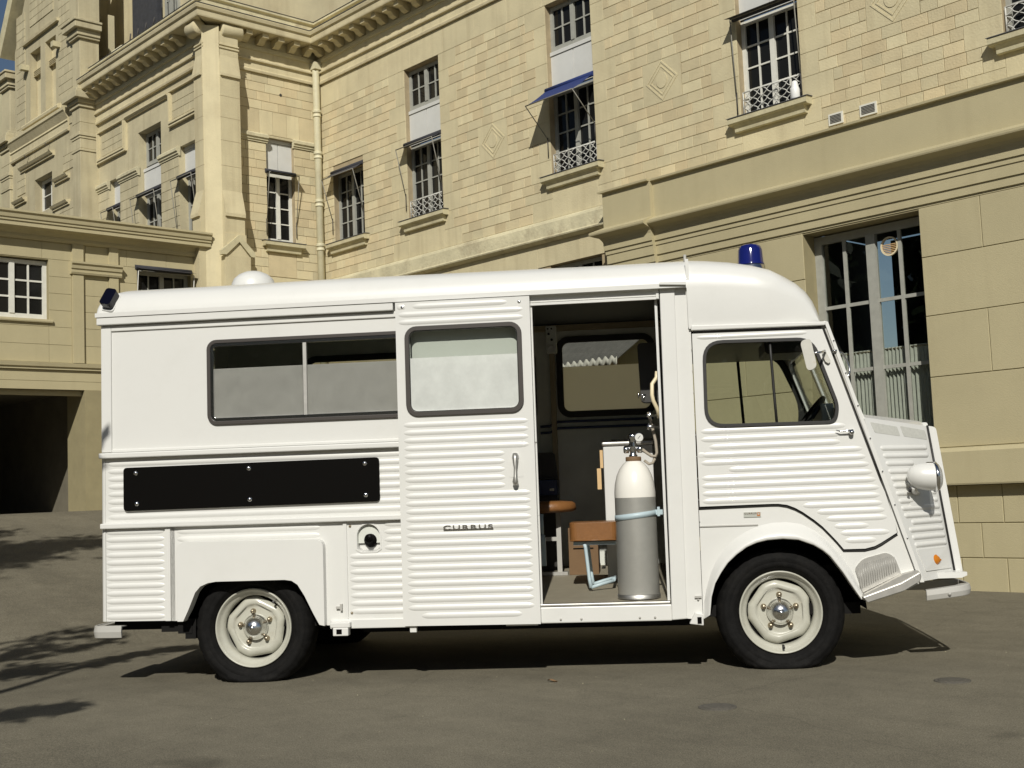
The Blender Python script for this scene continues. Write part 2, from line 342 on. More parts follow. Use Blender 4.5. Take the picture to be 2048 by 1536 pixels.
# facade frames: kind 'Y' faces -Y, kind 'X' faces +X; o = how far a point stands out of the wall plane
class Fr:
    def __init__(s, kind, c): s.k = kind; s.c = c
    def p(s, u, o, z): return (u, s.c-o, z) if s.k == 'Y' else (s.c+o, u, z)
    def fn(s): return lambda a, b, d: s.p(a, d, b)
    def box(s, mb, u0, u1, o0, o1, z0, z1):
        vs = [s.p(u, o, z) for z in (z0, z1) for u, o in ((u0, o0), (u1, o0), (u1, o1), (u0, o1))]
        return mb.add(vs, [(0,3,2,1),(4,5,6,7),(0,1,5,4),(1,2,6,5),(2,3,7,6),(3,0,4,7)])
    def prof(s, mb, prof, u0, k0, u1, k1):
        """extrude a closed (o,z) profile along the wall; ends mitred by k*o"""
        n = len(prof); vs = [s.p(u0+k0*max(0, o), o, z) for o, z in prof]+[s.p(u1+k1*max(0, o), o, z) for o, z in prof]
        tri = tessellate_polygon([[Vector((o, z, 0)) for o, z in prof]])
        return mb.add(vs, [(i, (i+1) % n, n+(i+1) % n, n+i) for i in range(n)]+[tuple(t) for t in tri]+[tuple(i+n for i in reversed(t)) for t in tri])
    def wall(s, mb, u0, u1, z0, z1, ops, o=0.0, rev=0.12):
        us = sorted({u0, u1, *[x for q in ops for x in q[:2] if u0 < x < u1]}); zs = sorted({z0, z1, *[x for q in ops for x in q[2:4] if z0 < x < z1]})
        for i in range(len(us)-1):
            for j in range(len(zs)-1):
                cu = (us[i]+us[i+1])/2; cz = (zs[j]+zs[j+1])/2
                if any(q[0] < cu < q[1] and q[2] < cz < q[3] for q in ops): continue
                mb.add([s.p(us[i], o, zs[j]), s.p(us[i+1], o, zs[j]), s.p(us[i+1], o, zs[j+1]), s.p(us[i], o, zs[j+1])], [(0, 1, 2, 3)])
        for q in ops:
            a, b, c, d = q[:4]
            mb.add([s.p(a, o, c), s.p(b, o, c), s.p(b, o, d), s.p(a, o, d), s.p(a, o-rev, c), s.p(b, o-rev, c), s.p(b, o-rev, d), s.p(a, o-rev, d)],
                   [(0, 1, 5, 4), (1, 2, 6, 5), (2, 3, 7, 6), (3, 0, 4, 7)])
        return mb
_blk = {}
def block_mesh(kind, w, h, dep, ch, name, m):
    key = (kind, round(w, 3), round(h, 3), dep, m)
    if key in _blk: return _blk[key]
    fr = Fr(kind, 0.0); a, b = w/2, h/2; mb = MB()
    vs = [fr.p(u, o, z) for (i, o) in ((ch, 0.0), (0.0, -ch), (0.0, -dep)) for u, z in ((-a+i, -b+i), (a-i, -b+i), (a-i, b-i), (-a+i, b-i))]
    mb.add(vs, [(0, 1, 2, 3)]+[(k*4+i, k*4+(i+1) % 4, k*4+4+(i+1) % 4, k*4+4+i) for k in (0, 1) for i in range(4)])
    me = mb.mesh(name); me.materials.append(M[m]); _blk[key] = me; return me
def blocks(fr, rects, parent, name, m, out=0.0, dep=0.03, gap=0.005, ch=0.0022, cap=300, jitter=0.0007):
    """stones of a wall: the nearest ones as objects of their own, the rest as one part"""
    rects = [r for r in rects if r[1]-r[0] > 0.03 and r[3]-r[2] > 0.02]
    rects.sort(key=lambda r: (Vector(fr.p((r[0]+r[1])/2, 0, (r[2]+r[3])/2))-CAMPOS).length)
    rest = MB()
    for i, (u0, u1, z0, z1) in enumerate(rects):
        w = round(u1-u0-gap, 3); h = z1-z0-gap; o = out+random.uniform(-jitter, jitter)
        me = block_mesh(fr.k, w, h, dep, ch, name, m); c = fr.p((u0+u1)/2, o, (z0+z1)/2)
        if i < cap:
            ob = bpy.data.objects.new(name, me); C.objects.link(ob); ob.location = c; ob.parent = parent
        else:
            rest.add([(v.co.x+c[0], v.co.y+c[1], v.co.z+c[2]) for v in me.vertices], [tuple(p.vertices) for p in me.polygons])
    if rest.v: tag(rest.build(name+'_field', m, parent, recalc=False), kind='stuff')
def field(u0f, u1f, z0, z1, ch, ln, holes=(), stag=0.5, vary=0.3):
    """running-bond rectangles; u0f/u1f give the field's ends per course"""
    out = []; n = max(1, int(round((z1-z0)/ch))); ch = (z1-z0)/n
    for k in range(n):
        a = u0f(k) if callable(u0f) else u0f; b = u1f(k) if callable(u1f) else u1f; za, zb = z0+k*ch, z0+(k+1)*ch
        segs = [(a, b)]
        for h in holes:
            if h[2] < zb-1e-3 and h[3] > za+1e-3:
                ns = []
                for p, q in segs:
                    if h[1] <= p or h[0] >= q: ns.append((p, q)); continue
                    if h[0] > p: ns.append((p, h[0]))
                    if h[1] < q: ns.append((h[1], q))
                segs = ns
        for p, q in segs:
            x = p; first = True
            while x < q-1e-4:
                l = ln*(random.choice((1.0, 1.0, 0.8, 1.25, 1.0))) if vary else ln
                if first and k % 2: l *= stag
                first = False
                e = x+l
                if q-e < ln*0.35: e = q
                out.append((x, e, za, zb)); x = e
    return out
def casement(fr, parent, u0, u1, z0, z1, rows, cols, d, m='win_grey', leaf=2, fw=0.045, name='window', pane='pane', mun=0.016, room=True):
    """a glazed window set d behind the wall face: frame, meeting stile, glazing bars, one pane object per light"""
    mb = MB(); o0, o1 = -d-0.03, -d+0.012
    fr.box(mb, u0, u0+fw, o0, o1, z0, z1); fr.box(mb, u1-fw, u1, o0, o1, z0, z1)
    fr.box(mb, u0+fw, u1-fw, o0, o1-.002, z1-fw, z1); fr.box(mb, u0+fw, u1-fw, o0, o1-.002, z0, z0+fw*1.3)
    iu0, iu1, iz0, iz1 = u0+fw, u1-fw, z0+fw*1.3, z1-fw; lw = (iu1-iu0)/leaf
    for l in range(1, leaf): fr.box(mb, iu0+l*lw-fw*.62, iu0+l*lw+fw*.62, o0, o1+.008, iz0, iz1)
    panes = []
    for l in range(leaf):
        a = iu0+l*lw+(fw*.62 if l else 0); b = iu0+(l+1)*lw-(fw*.62 if l < leaf-1 else 0); cw = (b-a)/cols
        for c in range(1, cols): fr.box(mb, a+c*cw-mun/2, a+c*cw+mun/2, -d-.02, -d+.004, iz0, iz1)
        rh = (iz1-iz0)/rows
        for r in range(1, rows): fr.box(mb, a, b, -d-.02, -d+.0015, iz0+r*rh-mun/2, iz0+r*rh+mun/2)
        for c in range(cols):
            for r in range(rows): panes.append((a+c*cw+(mun/2 if c else 0), a+(c+1)*cw-(mun/2 if c < cols-1 else 0), iz0+r*rh+(mun/2 if r else 0), iz0+(r+1)*rh-(mun/2 if r < rows-1 else 0)))
    wo = mb.build(name, m, parent)
    for a, b, c, e in panes:
        pm = MB(); oo = -d-.012+random.uniform(-.0015, .0015); fr.box(pm, a, b, oo-.003, oo, c, e)
        po = pm.build('pane', pane, wo)
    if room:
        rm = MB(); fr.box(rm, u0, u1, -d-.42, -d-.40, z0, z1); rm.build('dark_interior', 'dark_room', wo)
    return wo
# ------------------------------------------------------------------ ground
def gz(x, y):
    t = min(1.0, max(0.0, (-x-8.3)/(14.85-8.3)))
    s = t*t*(3-2*t)
    z = 0.97*(0.55*t+0.45*s)
    return z
def make_ground():
    xs = [-260, -120, -60, -30, -20]+[-15.6+.15*i for i in range(0, 54)]+[-7.4+0.6*i for i in range(0, 20)]+[8, 20, 60, 150]
    ys = [-150, -60, -25, -12]+[-8+0.8*i for i in range(0, 32)]+[22, 40, 90, 250]
    rows = []
    for y in ys: rows.append([(x, y, gz(x, y)+(0.006*math.sin(x*1.7+y*.9)*math.sin(y*1.3) if abs(x) < 9 and abs(y) < 12 and not (-9 < x < -2 and 2 < y < 8) else 0)) for x in xs])
    mb = MB(); mb.grid(rows); o = mb.build('ground', 'asphalt'); tag(o, kind='structure'); return o
make_ground()

# ------------------------------------------------------------------ stone building: long facade A, return wall B, recessed facade C
XB, YA, YC = -14.85, 10.0, 8.20
FA, FB, FC = Fr('Y', YA), Fr('X', XB), Fr('Y', YC)
bld = empty('stone_building', (XB, YA, 0))
bld.location = (0, 0, 0)
tag(bld, 'tall sandy limestone building with bracketed cornice and stacked casement windows behind the van', 'building')
ZSILL, ZHEAD, ZTOP = 4.64, 5.66, 6.70
COLS = [-12.79+2.74*k for k in range(4)]; OW = 0.735
opsA = [(c, c+OW, ZSILL, ZTOP) for c in COLS]+[(-14.52, -13.785, ZSILL, ZHEAD), (-10.15, -9.32, 1.2, 3.60), (-6.85, -5.06, 0.4, 3.50)]
mb = MB(); FA.wall(mb, XB, -2.2, -0.2, 8.0, opsA, o=-0.012, rev=0.14)
mb.build('wall', 'joint', bld)
# field stones and quoins of facade A
z0f, ch = 4.145, 0.1165
q = lambda k: 0.20 if (k//2) % 2 else 0.35
fieldA = []
fieldA += field(-14.80, lambda k: COLS[0]-q(k), z0f, z0f+22*ch, ch, 0.205, holes=[(-14.52, -13.785, 4.50, ZHEAD+.02)])
for i in range(3):
    cx = (COLS[i]+OW+COLS[i+1])/2
    lo = z0f if i == 0 else z0f
    fieldA += field(lambda k, i=i: COLS[i]+OW+q(k), lambda k, i=i: COLS[i+1]-q(k), lo, z0f+22*ch, ch, 0.205, holes=[(cx-.27, cx+.27, 5.078, 5.5425)])
fieldA = [r for r in fieldA if not (r[0] > -8.9 and r[3] < 4.2)]
blocks(FA, fieldA, bld, 'stone', 'stone_block', cap=300)
quo = []
for c in COLS:
    for k in range(0, 22, 2):
        za, zb = z0f+k*ch, z0f+(k+2)*ch
        if za > ZTOP-.05: continue
        quo.append((c-q(k), c, za, zb)); quo.append((c+OW, c+OW+q(k), za, zb))
    quo.append((c, c+OW, z0f, 4.49))
for c in COLS[:-1]:
    pass
u = XB
ash = []
while u < -2.3:
    l = random.choice((0.5, 0.62, 0.7)); ash.append((u, u+l, z0f+22*ch, 7.045)); u += l
blocks(FA, quo, bld, 'quoin', 'stone_big', cap=200, gap=0.003, ch=0.0015)
blocks(FA, ash, bld, 'ashlar_block', 'stone_big', cap=200, gap=0.003, ch=0.0015)
# blocks under the low band (only a strip shows above the van's roof)
low = []
for za, zb in ((3.15, 3.51), (3.51, 3.875)):
    u = XB
    while u < -8.9:
        l = random.choice((0.55, 0.7, 0.85)); e = u+l
        if not (e > -10.15 and u < -9.32 and za < 3.6):
            low.append((u, min(e, -8.9), za, zb))
        elif za > 3.5: low.append((u, min(e, -8.9), 3.60, zb))
        u = e
blocks(FA, low, bld, 'ashlar_block', 'stone_big', cap=100, gap=0.003, ch=0.0015)
# diamond reliefs
for i in range(3):
    cx = (COLS[i]+OW+COLS[i+1])/2; cz = 5.315
    d = MB()
    FA.box(d, cx-.266, cx+.266, -.03, 0.0, 5.08, 5.542)
    do = d.build('carved_panel', 'stone_big', bld)
    for r, w_, nm in ((0.222, 0.016, 'raised_lozenge'), (0.165, 0.012, 'raised_lozenge')):
        e = MB(); out = [(cx, cz+r), (cx-r, cz), (cx, cz-r), (cx+r, cz)]; e.prism(out, FA.fn(), 0.0, 0.005, holes=[[(cx, cz+r-w_*1.5), (cx-r+w_*1.5, cz), (cx, cz-r+w_*1.5), (cx+r-w_*1.5, cz)]]); e.build(nm, 'stone_big', do)
    e = MB(); e.prism([(cx+.075*math.cos(R(t)), cz+.085*math.sin(R(t))) for t in range(0, 360, 12)], FA.fn(), 0.0, 0.006); e.build('round_boss', 'stone_big', do)

# strings and cornice around A, B and C (mitred)
def around(prof, name, m, parts='ABC', a_end=-2.2):
    mbs = MB()
    if 'A' in parts: FA.prof(mbs, prof, XB, 1, a_end, 0)
    if 'B' in parts: FB.prof(mbs, prof, YC, -1, YA, -1)
    if 'C' in parts: FC.prof(mbs, prof, -18.4, 0, XB, 1)
    return mbs.build(name, m, bld)
around([(-.05, 7.05), (.032, 7.05), (.038, 7.075), (.038, 7.085), (.022, 7.10), (.022, 7.20), (.055, 7.205), (.058, 7.225), (.03, 7.245), (.03, 7.36), (-.05, 7.36)], 'frieze', 'stone_big')
around([(-.05, 7.36), (.05, 7.36), (.06, 7.385), (.06, 7.42), (.035, 7.425), (.035, 7.555), (-.05, 7.555)], 'bed_moulding', 'stone')
around([(-.05, 7.555), (.295, 7.555), (.30, 7.57), (.30, 7.645), (.325, 7.66), (.335, 7.70), (.335, 7.715), (.30, 7.728), (.13, 7.755), (-.05, 7.755)], 'cornice', 'stone_big')
around([(-.05, 7.755), (.115, 7.757), (.115, 7.80), (.105, 7.81), (.105, 7.90), (.14, 7.915), (.14, 7.945), (.10, 7.96), (-.05, 7.97)], 'parapet', 'old_stone')
around([(.302, 7.7285), (.342, 7.7175), (.342, 7.7235), (.302, 7.7345)], 'lead_flashing', 'lead')
around([(.095, 7.966), (.148, 7.948), (.148, 7.953), (.095, 7.975)], 'lead_flashing', 'lead')
mprof = [(.035, 7.44), (.07, 7.432), (.125, 7.450), (.165, 7.488), (.245, 7.494), (.245, 7.552), (.035, 7.552)]
def modillion(fr, u):
    mm = MB(); fr.prof(mm, mprof, u-.05, 0, u+.05, 0); mm.build('modillion', 'stone_big', bld)
u = XB+.20
while u < -6.5: modillion(FA, u); u += 0.257
for k in range(5): modillion(FB, YA-.24-.257*k)
for k in range(13): modillion(FC, -15.42-.257*k)
# scroll rolls at the outer corner
for fr, a, b in ((FB, 8.30, 8.62), (FC, -14.97, -14.72)):
    mm = MB(); n = 16
    fn = lambda p, r_, h, fr=fr: fr.p(h, .18+p, 7.47+r_)
    mm.lathe([(0.001, a), (.095, a), (.105, a+.015), (.10, (a+b)/2), (.105, b-.015), (.095, b), (.001, b)], fn, 16); mm.build('scroll', 'stone_big', bld)
# low band on A
mb = MB(); FA.prof(mb, [(-.05, 3.875), (.02, 3.875), (.075, 3.905), (.08, 3.92), (.06, 3.94), (.055, 4.09), (.04, 4.12), (.0, 4.145), (-.05, 4.145)], XB, 1, -8.90, 0)
mb.build('string_course', 'old_stone', bld)

# sills
def sill(fr, u0, u1, z, par):
    s_ = MB()
    fr.prof(s_, [(-.12, z-.075), (.085, z-.075), (.10, z-.062), (.10, z-.012), (.085, z-.004), (-.12, z+.004)], u0-.10, 0, u1+.10, 0)
    fr.prof(s_, [(-.02, z-.150), (.04, z-.150), (.045, z-.145), (.05, z-.110), (.075, z-.0752), (-.02, z-.0752)], u0-.05, 0, u1+.05, 0)
    so = s_.build('sill', 'stone_sill', par)
    l_ = MB(); fr.prof(l_, [(-.10, z+.0045), (.088, z-.0032), (.108, z-.010), (.108, z-.004), (.088, z+.004), (-.10, z+.010)], u0-.11, 0, u1+.11, 0); l_.build('lead_flashing', 'lead', so)
    return so
def guard(fr, u0, u1, z0, z1, o, par):
    """wrought window guard: wavy lattice between two rails"""
    g = MB(); g.tube([fr.p(u0, o, z1), fr.p(u1, o, z1)], .007, 6); g.tube([fr.p(u0, o, z0), fr.p(u1, o, z0)], .006, 6)
    for uu in (u0, u1): g.tube([fr.p(uu, o, z0), fr.p(uu, o, z1)], .007, 6)
    n = 6; w_ = (u1-u0)/n; rows_ = 3; hh = (z1-z0)/rows_
    for k in range(-rows_, n+rows_):
        for sg in (1, -1):
            pts = []
            for i in range(0, rows_*8+1):
                t = i/8; uu = u0+(k+ (t if sg > 0 else -t)+(0.0 if sg > 0 else 0))*w_+ .09*w_*math.sin(2*math.pi*t)*sg; zz = z0+t*hh
                if u0 <= uu <= u1: pts.append(fr.p(uu, o+(.003 if sg > 0 else -.003), zz))
                elif len(pts) > 1: break
                else: pts = []
            if len(pts) > 2: g.tube(pts, .0045, 5)
    return g.build('window_guard', 'iron_white', par)
def spandrel(fr, u0, u1, z0, z1, d, par):
    s_ = MB(); c = (u0+u1)/2
    fr.box(s_, u0, c-.006, -d-.03, -d, z0, z1-.05); fr.box(s_, c+.006, u1, -d-.03, -d, z0, z1-.05); fr.box(s_, u0, u1, -d-.04, -d-.012, z0, z1-.05)
    fr.box(s_, u0, u1, -d-.03, -d+.012, z1-.045, z1)
    return s_.build('spandrel_board', 'panel_white', par)
for i, c in enumerate(COLS):
    casement(FA, bld, c, c+OW, ZSILL+.01, ZHEAD-.01, 4, 2, .10, m='win_grey' if i != 2 else 'win_white')
    casement(FA, bld, c, c+OW, 6.15, ZTOP-.005, 2, 2, .10)
    spandrel(FA, c, c+OW, ZHEAD+.01, 6.145, .075, bld)
    sill(FA, c, c+OW, ZSILL, bld)
    guard(FA, c+.02, c+OW-.02, ZSILL+.02, ZSILL+.26, -.03, bld)
casement(FA, bld, -14.52, -13.785, ZSILL+.01, ZHEAD-.01, 4, 2, .10); sill(FA, -14.52, -13.785, ZSILL, bld)
casement(FA, bld, -10.15, -9.32, 1.2, 3.595, 5, 2, .10)
# vents above the plastered base
for a, b in ((-6.30, -6.145), (-5.965, -5.79)):
    v_ = MB(); FA.box(v_, a, b, -.02, .012, 4.30, 4.41); vo = v_.build('vent_grille', 'win_white', bld)
    for k in range(6):
        s_ = MB(); FA.box(s_, a+.018, b-.018, .012, .0155, 4.318+k*.0135, 4.325+k*.0135); s_.build('slot', 'iron_dark', vo)
# wall B
opB = [(9.10, 9.56, ZSILL, 6.14)]
mb = MB(); FB.wall(mb, 8.26, YA, -.2, 8.0, opB, o=-.012, rev=.14); mb.build('wall', 'joint', bld)
rb = field(8.56, 9.10, 4.145, 6.05, .127, .21)+field(9.56, 9.985, 4.145, 6.05, .127, .22)+field(8.56, 9.985, 6.53, 7.05, .13, .27)+[(9.10, 9.56, 4.145, 4.49)]
rb += [(8.56, 9.0, 6.18, 6.53), (9.0, 9.22, 6.18, 6.53), (9.22, 9.45, 6.18, 6.53), (9.45, 9.66, 6.18, 6.53), (9.66, 9.985, 6.18, 6.53), (9.10, 9.56, 6.14, 6.18)]
blocks(FB, rb, bld, 'stone', 'stone_block', cap=150)
mb = MB()
for a, b in ((3.0, 3.55), (3.55, 4.145)):
    mb = MB(); FB.box(mb, 8.72, 9.985, -.03, 0, a, b-.006); mb.build('ashlar_block', 'stone_big', bld)
for a, b in ((8.56, 9.12), (9.54, 9.985)):
    mb = MB(); FB.prof(mb, [(-.02, 6.052), (.014, 6.052), (.014, 6.075), (.03, 6.08), (.03, 6.105), (.05, 6.115), (.05, 6.155), (.02, 6.18), (-.02, 6.18)], a, 0, b, 0); mb.build('impost', 'old_stone', bld)
casement(FB, bld, 9.10, 9.56, ZSILL+.01, ZHEAD-.01, 4, 1, .10, m='win_white'); spandrel(FB, 9.10, 9.56, ZHEAD+.01, 6.138, .07, bld); sill(FB, 9.10, 9.56, ZSILL, bld)
cu = MB(); FB.box(cu, 9.43, 9.52, -.16, -.155, 4.70, 5.28); 
# facade C with its bays
opC = [(-18.02, -17.62, 4.4, 6.06), (-17.00, -16.27, 4.4, 6.58), (-15.72, -15.15, 4.4, 6.06)]
mb = MB(); FC.wall(mb, -18.45, -14.9, 3.6, 8.0, opC, o=-.012, rev=.20); mb.build('wall', 'stone_dark', bld)
for (a, b, c, d) in opC:
    casement(FC, bld, a, b, 4.42, ZHEAD-.03, 3, 2 if b-a > .5 else 1, .15, m='win_grey')
    spandrel(FC, a, b, ZHEAD-.03, 6.03 if d > 6.2 else 6.058, .10, bld)
casement(FC, bld, -17.00, -16.27, 6.08, 6.575, 2, 2, .15)
rc = []
for a, b in ((-18.40, -18.02), (-17.62, -17.00), (-16.27, -15.72)):
    rc += field(a, b, 4.5, 5.93, .143, .21)
rc += field(-18.24, -17.47, 6.50, 6.83, .11, .19)+field(-15.90, -15.16, 6.50, 6.86, .12, .19)
blocks(FC, rc, bld, 'stone', 'stone_dark', cap=150)
for a, b in ((-18.42, -18.00), (-17.64, -16.98), (-16.29, -15.70)):
    mb = MB(); FC.prof(mb, [(-.02, 5.935), (.012, 5.935), (.012, 5.955), (.03, 5.965), (.03, 5.99), (.05, 6.0), (.05, 6.04), (.015, 6.07), (-.02, 6.07)], a, 0, b, 0); mb.build('impost', 'old_stone', bld)
for (a, b, c, d) in ((-18.38, -17.37, 6.43, 6.91), (-15.97, -15.10, 6.43, 6.93)):
    mb = MB()
    for e, o in ((0.0, .035), (.035, .05)):
        FC.box(mb, a+e, b-e, -.02, o-.001, c+e-.03, c+e+.0); FC.box(mb, a+e, a+e+.02, -.02, o-.003, c+e, d-e); FC.box(mb, b-e-.02, b-e, -.02, o-.003, c+e, d-e)
    FC.box(mb, a, b, -.02, .03, d-.02, d)
    mb.build('panel_frame', 'stone_big', bld)
mb = MB(); FC.prof(mb, [(-.02, 6.86), (.02, 6.86), (.03, 6.875), (.05, 6.89), (.05, 6.91), (-.02, 6.925)], -17.36, 0, -15.98, 0); mb.build('hood_mould', 'stone_big', bld)
# corner buttress pier between B and C
def buttress(fr, a, b, sgn):
    bt = MB(); e_ = .14 if fr is FB else .05
    prof = [(-.05, 3.2), (.20, 3.2), (.20, 4.60), (.17, 4.60), (.17, 4.84), (.20, 4.84), (.20, 4.885), (.165, 5.02), (.11, 5.21), (.11, 6.80), (.14, 6.80), (.14, 6.835), (.085, 7.10), (.085, 7.43), (-.05, 7.43)]
    prof = [(o+(e_ if o > 0 else 0), z) for o, z in prof]
    fr.prof(bt, prof, a, 0, b, 0); o = bt.build('buttress', 'stone_big', bld)
    for zz in (7.20, 7.245):
        g = MB(); fr.box(g, a-.01, b+.01, .02, .10+e_, zz, zz+.018); g.build('moulding', 'stone_big', o)
    for zz in (5.55, 5.9, 6.22, 6.52):
        g = MB(); fr.box(g, a-.002, b+.002, .05, .1115+e_, zz, zz+.005); g.build('joint_line', 'joint', o)
    return o
b1 = buttress(FB, 8.25, 8.55, 1); b2 = buttress(FC, -14.94, -14.72, 1)
pts = [(-14.85, 8.40), (-14.79, 8.37), (-15.01, 8.13), (-15.05, 8.20)]
mb = MB(); mb.prism([(-14.625, 8.262), (-14.612, 8.250), (-14.722, 8.048), (-14.735, 8.055), (-15.1, 8.6)], lambda a, b, d: (a, b, d), 3.0, 7.50); mb.build('corner_chamfer', 'stone_big', bld)
# gablet on the buttress foot
g = MB(); gab = [(8.16, 4.36), (8.16, 4.30), (8.22, 4.30), (8.42, 4.49), (8.60, 4.30), (8.66, 4.30), (8.66, 4.36), (8.42, 4.59)]
g.prism(gab, FB.fn(), .30, .38); g.build('gablet', 'stone_sill', bld)
g = MB(); g.prism([(8.23, 4.30), (8.59, 4.30), (8.42, 4.485)], FB.fn(), .30, .352); g.build('gablet_infill', 'stone_big', bld)
g = MB(); FB.box(g, 8.22, 8.60, -.05, .355, 3.0, 4.30); g.build('buttress_foot', 'stone_big', bld)
g = MB(); g.tube([FB.p(8.48, .34, 3.95), FB.p(8.48, .45, 3.95), FB.p(8.51, .49, 3.99)], .012, 6); g.build('iron_hook', 'iron_dark', bld)
g = MB(); g.prism([(9.36+.022*math.cos(R(t)), 6.80+.022*math.sin(R(t))) for t in range(0, 360, 30)], FB.fn(), .001, .004); g.build('drain_hole', 'iron_dark', bld)
# attic behind the parapet
at = MB()
at.box(-18.3, -15.05, 8.75, 12, 7.7, 8.35); at.box(-21.3, -18.32, 9.0, 9.2, 6.5, 12)
at.build('attic_wall', 'stone_big', bld)
at = MB(); at.box(-16.95, -15.02, 8.62, 11.5, 7.8, 10.8); at.build('attic_pavilion', 'stone_big', bld)
FD_ = Fr('Y', 8.62); casement(FD_, bld, -16.80, -16.38, 7.95, 9.6, 5, 2, -.03, m='win_grey', room=False)
sl = MB(); sl.add([(-18.3, 8.80, 8.351), (-16.95, 8.80, 8.351), (-16.95, 9.8, 10.6), (-18.3, 9.8, 10.6)], [(0, 1, 2, 3)]); sl.build('slate_roof', 'slate', bld)
sl = MB(); sl.add([(-15.6, YA+.45, 7.9), (-2.2, YA+.45, 7.9), (-2.2, YA+1.8, 10.8), (-15.6, YA+1.8, 10.8)], [(0, 1, 2, 3)]); sl.build('slate_roof', 'slate', bld)
sk = MB(); sk.box(-18.15, -17.3, 8.70, 8.78, 8.36, 9.4); sko = sk.build('skylight', 'slate', bld)
for k in range(4):
    r_ = MB(); r_.tube([(-18.2+.25*k, 8.66, 8.33), (-18.1+.28*k, 8.64, 8.56)], .012, 6); r_.build('railing_bar', 'iron_dark', sko)
pb = MB(); pb.tube([(-18.02, 8.32, 7.9), (-18.02, 8.32, 8.14), (-17.93, 8.42, 8.22), (-17.88, 8.62, 8.28)], .05, 10); pb.build('roof_pipe', 'pipe', bld)
# back faces so that light does not leak through the block
mb = MB(); mb.box(-60, XB-.5, 12.2, 12.3, 0, 9); mb.build('rear_wall', 'stone', bld)

# ------------------------------------------------------------------ gabled wing at the far end
gw = empty('gabled_wing'); tag(gw, 'gabled limestone wing with paired louvred slits and corner piers under blue sky', 'building')
YG = 7.95; FG = Fr('Y', YG); UR = -18.62
opG = [(-20.35, -19.62, 5.95, 6.55), (-20.51, -20.06, 7.62, 8.80), (-19.86, -19.42, 7.62, 8.80)]
mb = MB(); FG.wall(mb, -21.75, UR, 3.6, 7.0, opG[:1], o=-.012, rev=.2)
FG.wall(mb, -21.2, UR, 7.0, 9.0, opG[1:], o=-.012, rev=.14)
mb.add([FG.p(-21.2, -.012, 9.0), FG.p(UR, -.012, 9.0), FG.p(UR, -.012, 11.9), FG.p(-19.95, -.012, 11.2)], [(0, 1, 2, 3)])
mb.build('wall', 'stone_dark', gw)
casement(FG, gw, -20.35, -19.62, 5.98, 6.54, 2, 2, .15, m='win_white', leaf=1)
for (a, b, c, d) in opG[1:]:
    m_ = MB(); FG.box(m_, a, b, -.16, -.13, c, d); bo = m_.build('slit_back', 'stone_big', gw)
    for k in range(4):
        l_ = MB(); FG.prof(l_, [(-.13, d-.30-.03*k), (-.07, d-.315-.03*k), (-.07, d-.305-.03*k), (-.13, d-.28-.03*k)], a, 0, b, 0); l_.build('louvre', 'stone_big', bo)
rg = field(-21.1, -20.72, 7.15, 9.6, .145, .24)+field(-19.3, UR, 7.15, 9.9, .145, .25)+field(-20.5, -19.5, 9.25, 10.2, .145, .25)
rg += field(-21.1, -20.75, 6.42, 6.80, .12, .18)+field(-19.15, -18.75, 6.42, 6.80, .12, .18)+field(-19.5, -18.75, 4.7, 5.90, .14, .25)
blocks(FG, rg, gw, 'stone', 'stone_dark', cap=150)
mb = MB()
FG.prof(mb, [(-.05, 7.05), (.02, 7.05), (.03, 7.075), (.03, 7.085), (.016, 7.10), (.016, 7.20), (.034, 7.215), (.02, 7.25), (.08, 7.36), (.10, 7.38), (.10, 7.43), (-.05, 7.47)], -21.35, 0, -18.9, 0)
mb.build('frieze', 'stone_big', gw); mb = MB()
FG.prof(mb, [(-.02, 7.50), (.06, 7.50), (.07, 7.54), (.05, 7.57), (-.02, 7.59)], -20.75, 0, -19.2, 0)
mb.build('sill_course', 'stone_big', gw); mb = MB()
FG.prof(mb, [(-.02, 8.98), (.04, 8.98), (.05, 9.02), (-.02, 9.04)], -20.75, 0, -19.25, 0)
mb.build('hood_mould', 'stone_big', gw)
for a, b, z in ((-20.9, -19.5, 6.86), (-19.55, -18.9, 5.92), (-19.45, -18.9, 6.35), (-21.2, -20.7, 6.33)):
    mb = MB(); FG.prof(mb, [(-.02, z-.07), (.025, z-.07), (.025, z-.04), (.05, z-.035), (.075, z), (-.02, z+.02)], a, 0, b, 0); mb.build('moulding', 'stone_big', gw)
# raking coping of the gable
mb = MB(); a = Vector((-21.55, 9.0)); b = Vector((-19.95, 11.3)); dr = (b-a).normalized(); nr = Vector((-dr.y, dr.x))
mb.prism([tuple(a), tuple(b), tuple(b+nr*.22), tuple(a+nr*.22)], FG.fn(), -.6, .12)
mb.build('gable_coping', 'stone_sill', gw)
def pier(u0, u1, ff, sect, nm):
    mb = MB()
    for z0, z1, e in sect: mb.box(u0-e, u1+e, YG-ff-e, YC+.05, z0, z1)
    return bevel(mb.build(nm, 'stone_dark', gw), .006, 1)
sect = [(3.6, 6.60, 0), (6.60, 6.64, .015), (6.642, 6.80, .004), (6.802, 6.84, .015), (6.842, 6.90, .03), (6.902, 7.06, .006), (7.062, 7.30, .003), (7.302, 7.36, .03), (7.362, 7.42, .06), (7.422, 7.52, .12), (7.522, 7.58, .10), (7.582, 7.64, .05), (7.642, 8.42, -.01), (8.422, 8.46, .03), (8.462, 8.56, .05), (8.562, 8.66, .11), (8.662, 8.70, .13), (8.702, 10.6, .02)]
pier(-18.70, -18.40, .03, sect, 'corner_pier')
pier(-21.75, -21.35, .03, [s for s in sect if s[1] < 8.9], 'corner_pier')
for uu in (-20.62, -19.26):
    g = MB(); FG.box(g, uu-.05, uu+.05, -.02, .12, 8.52, 8.61); g.build('stone_peg', 'stone_sill', gw)
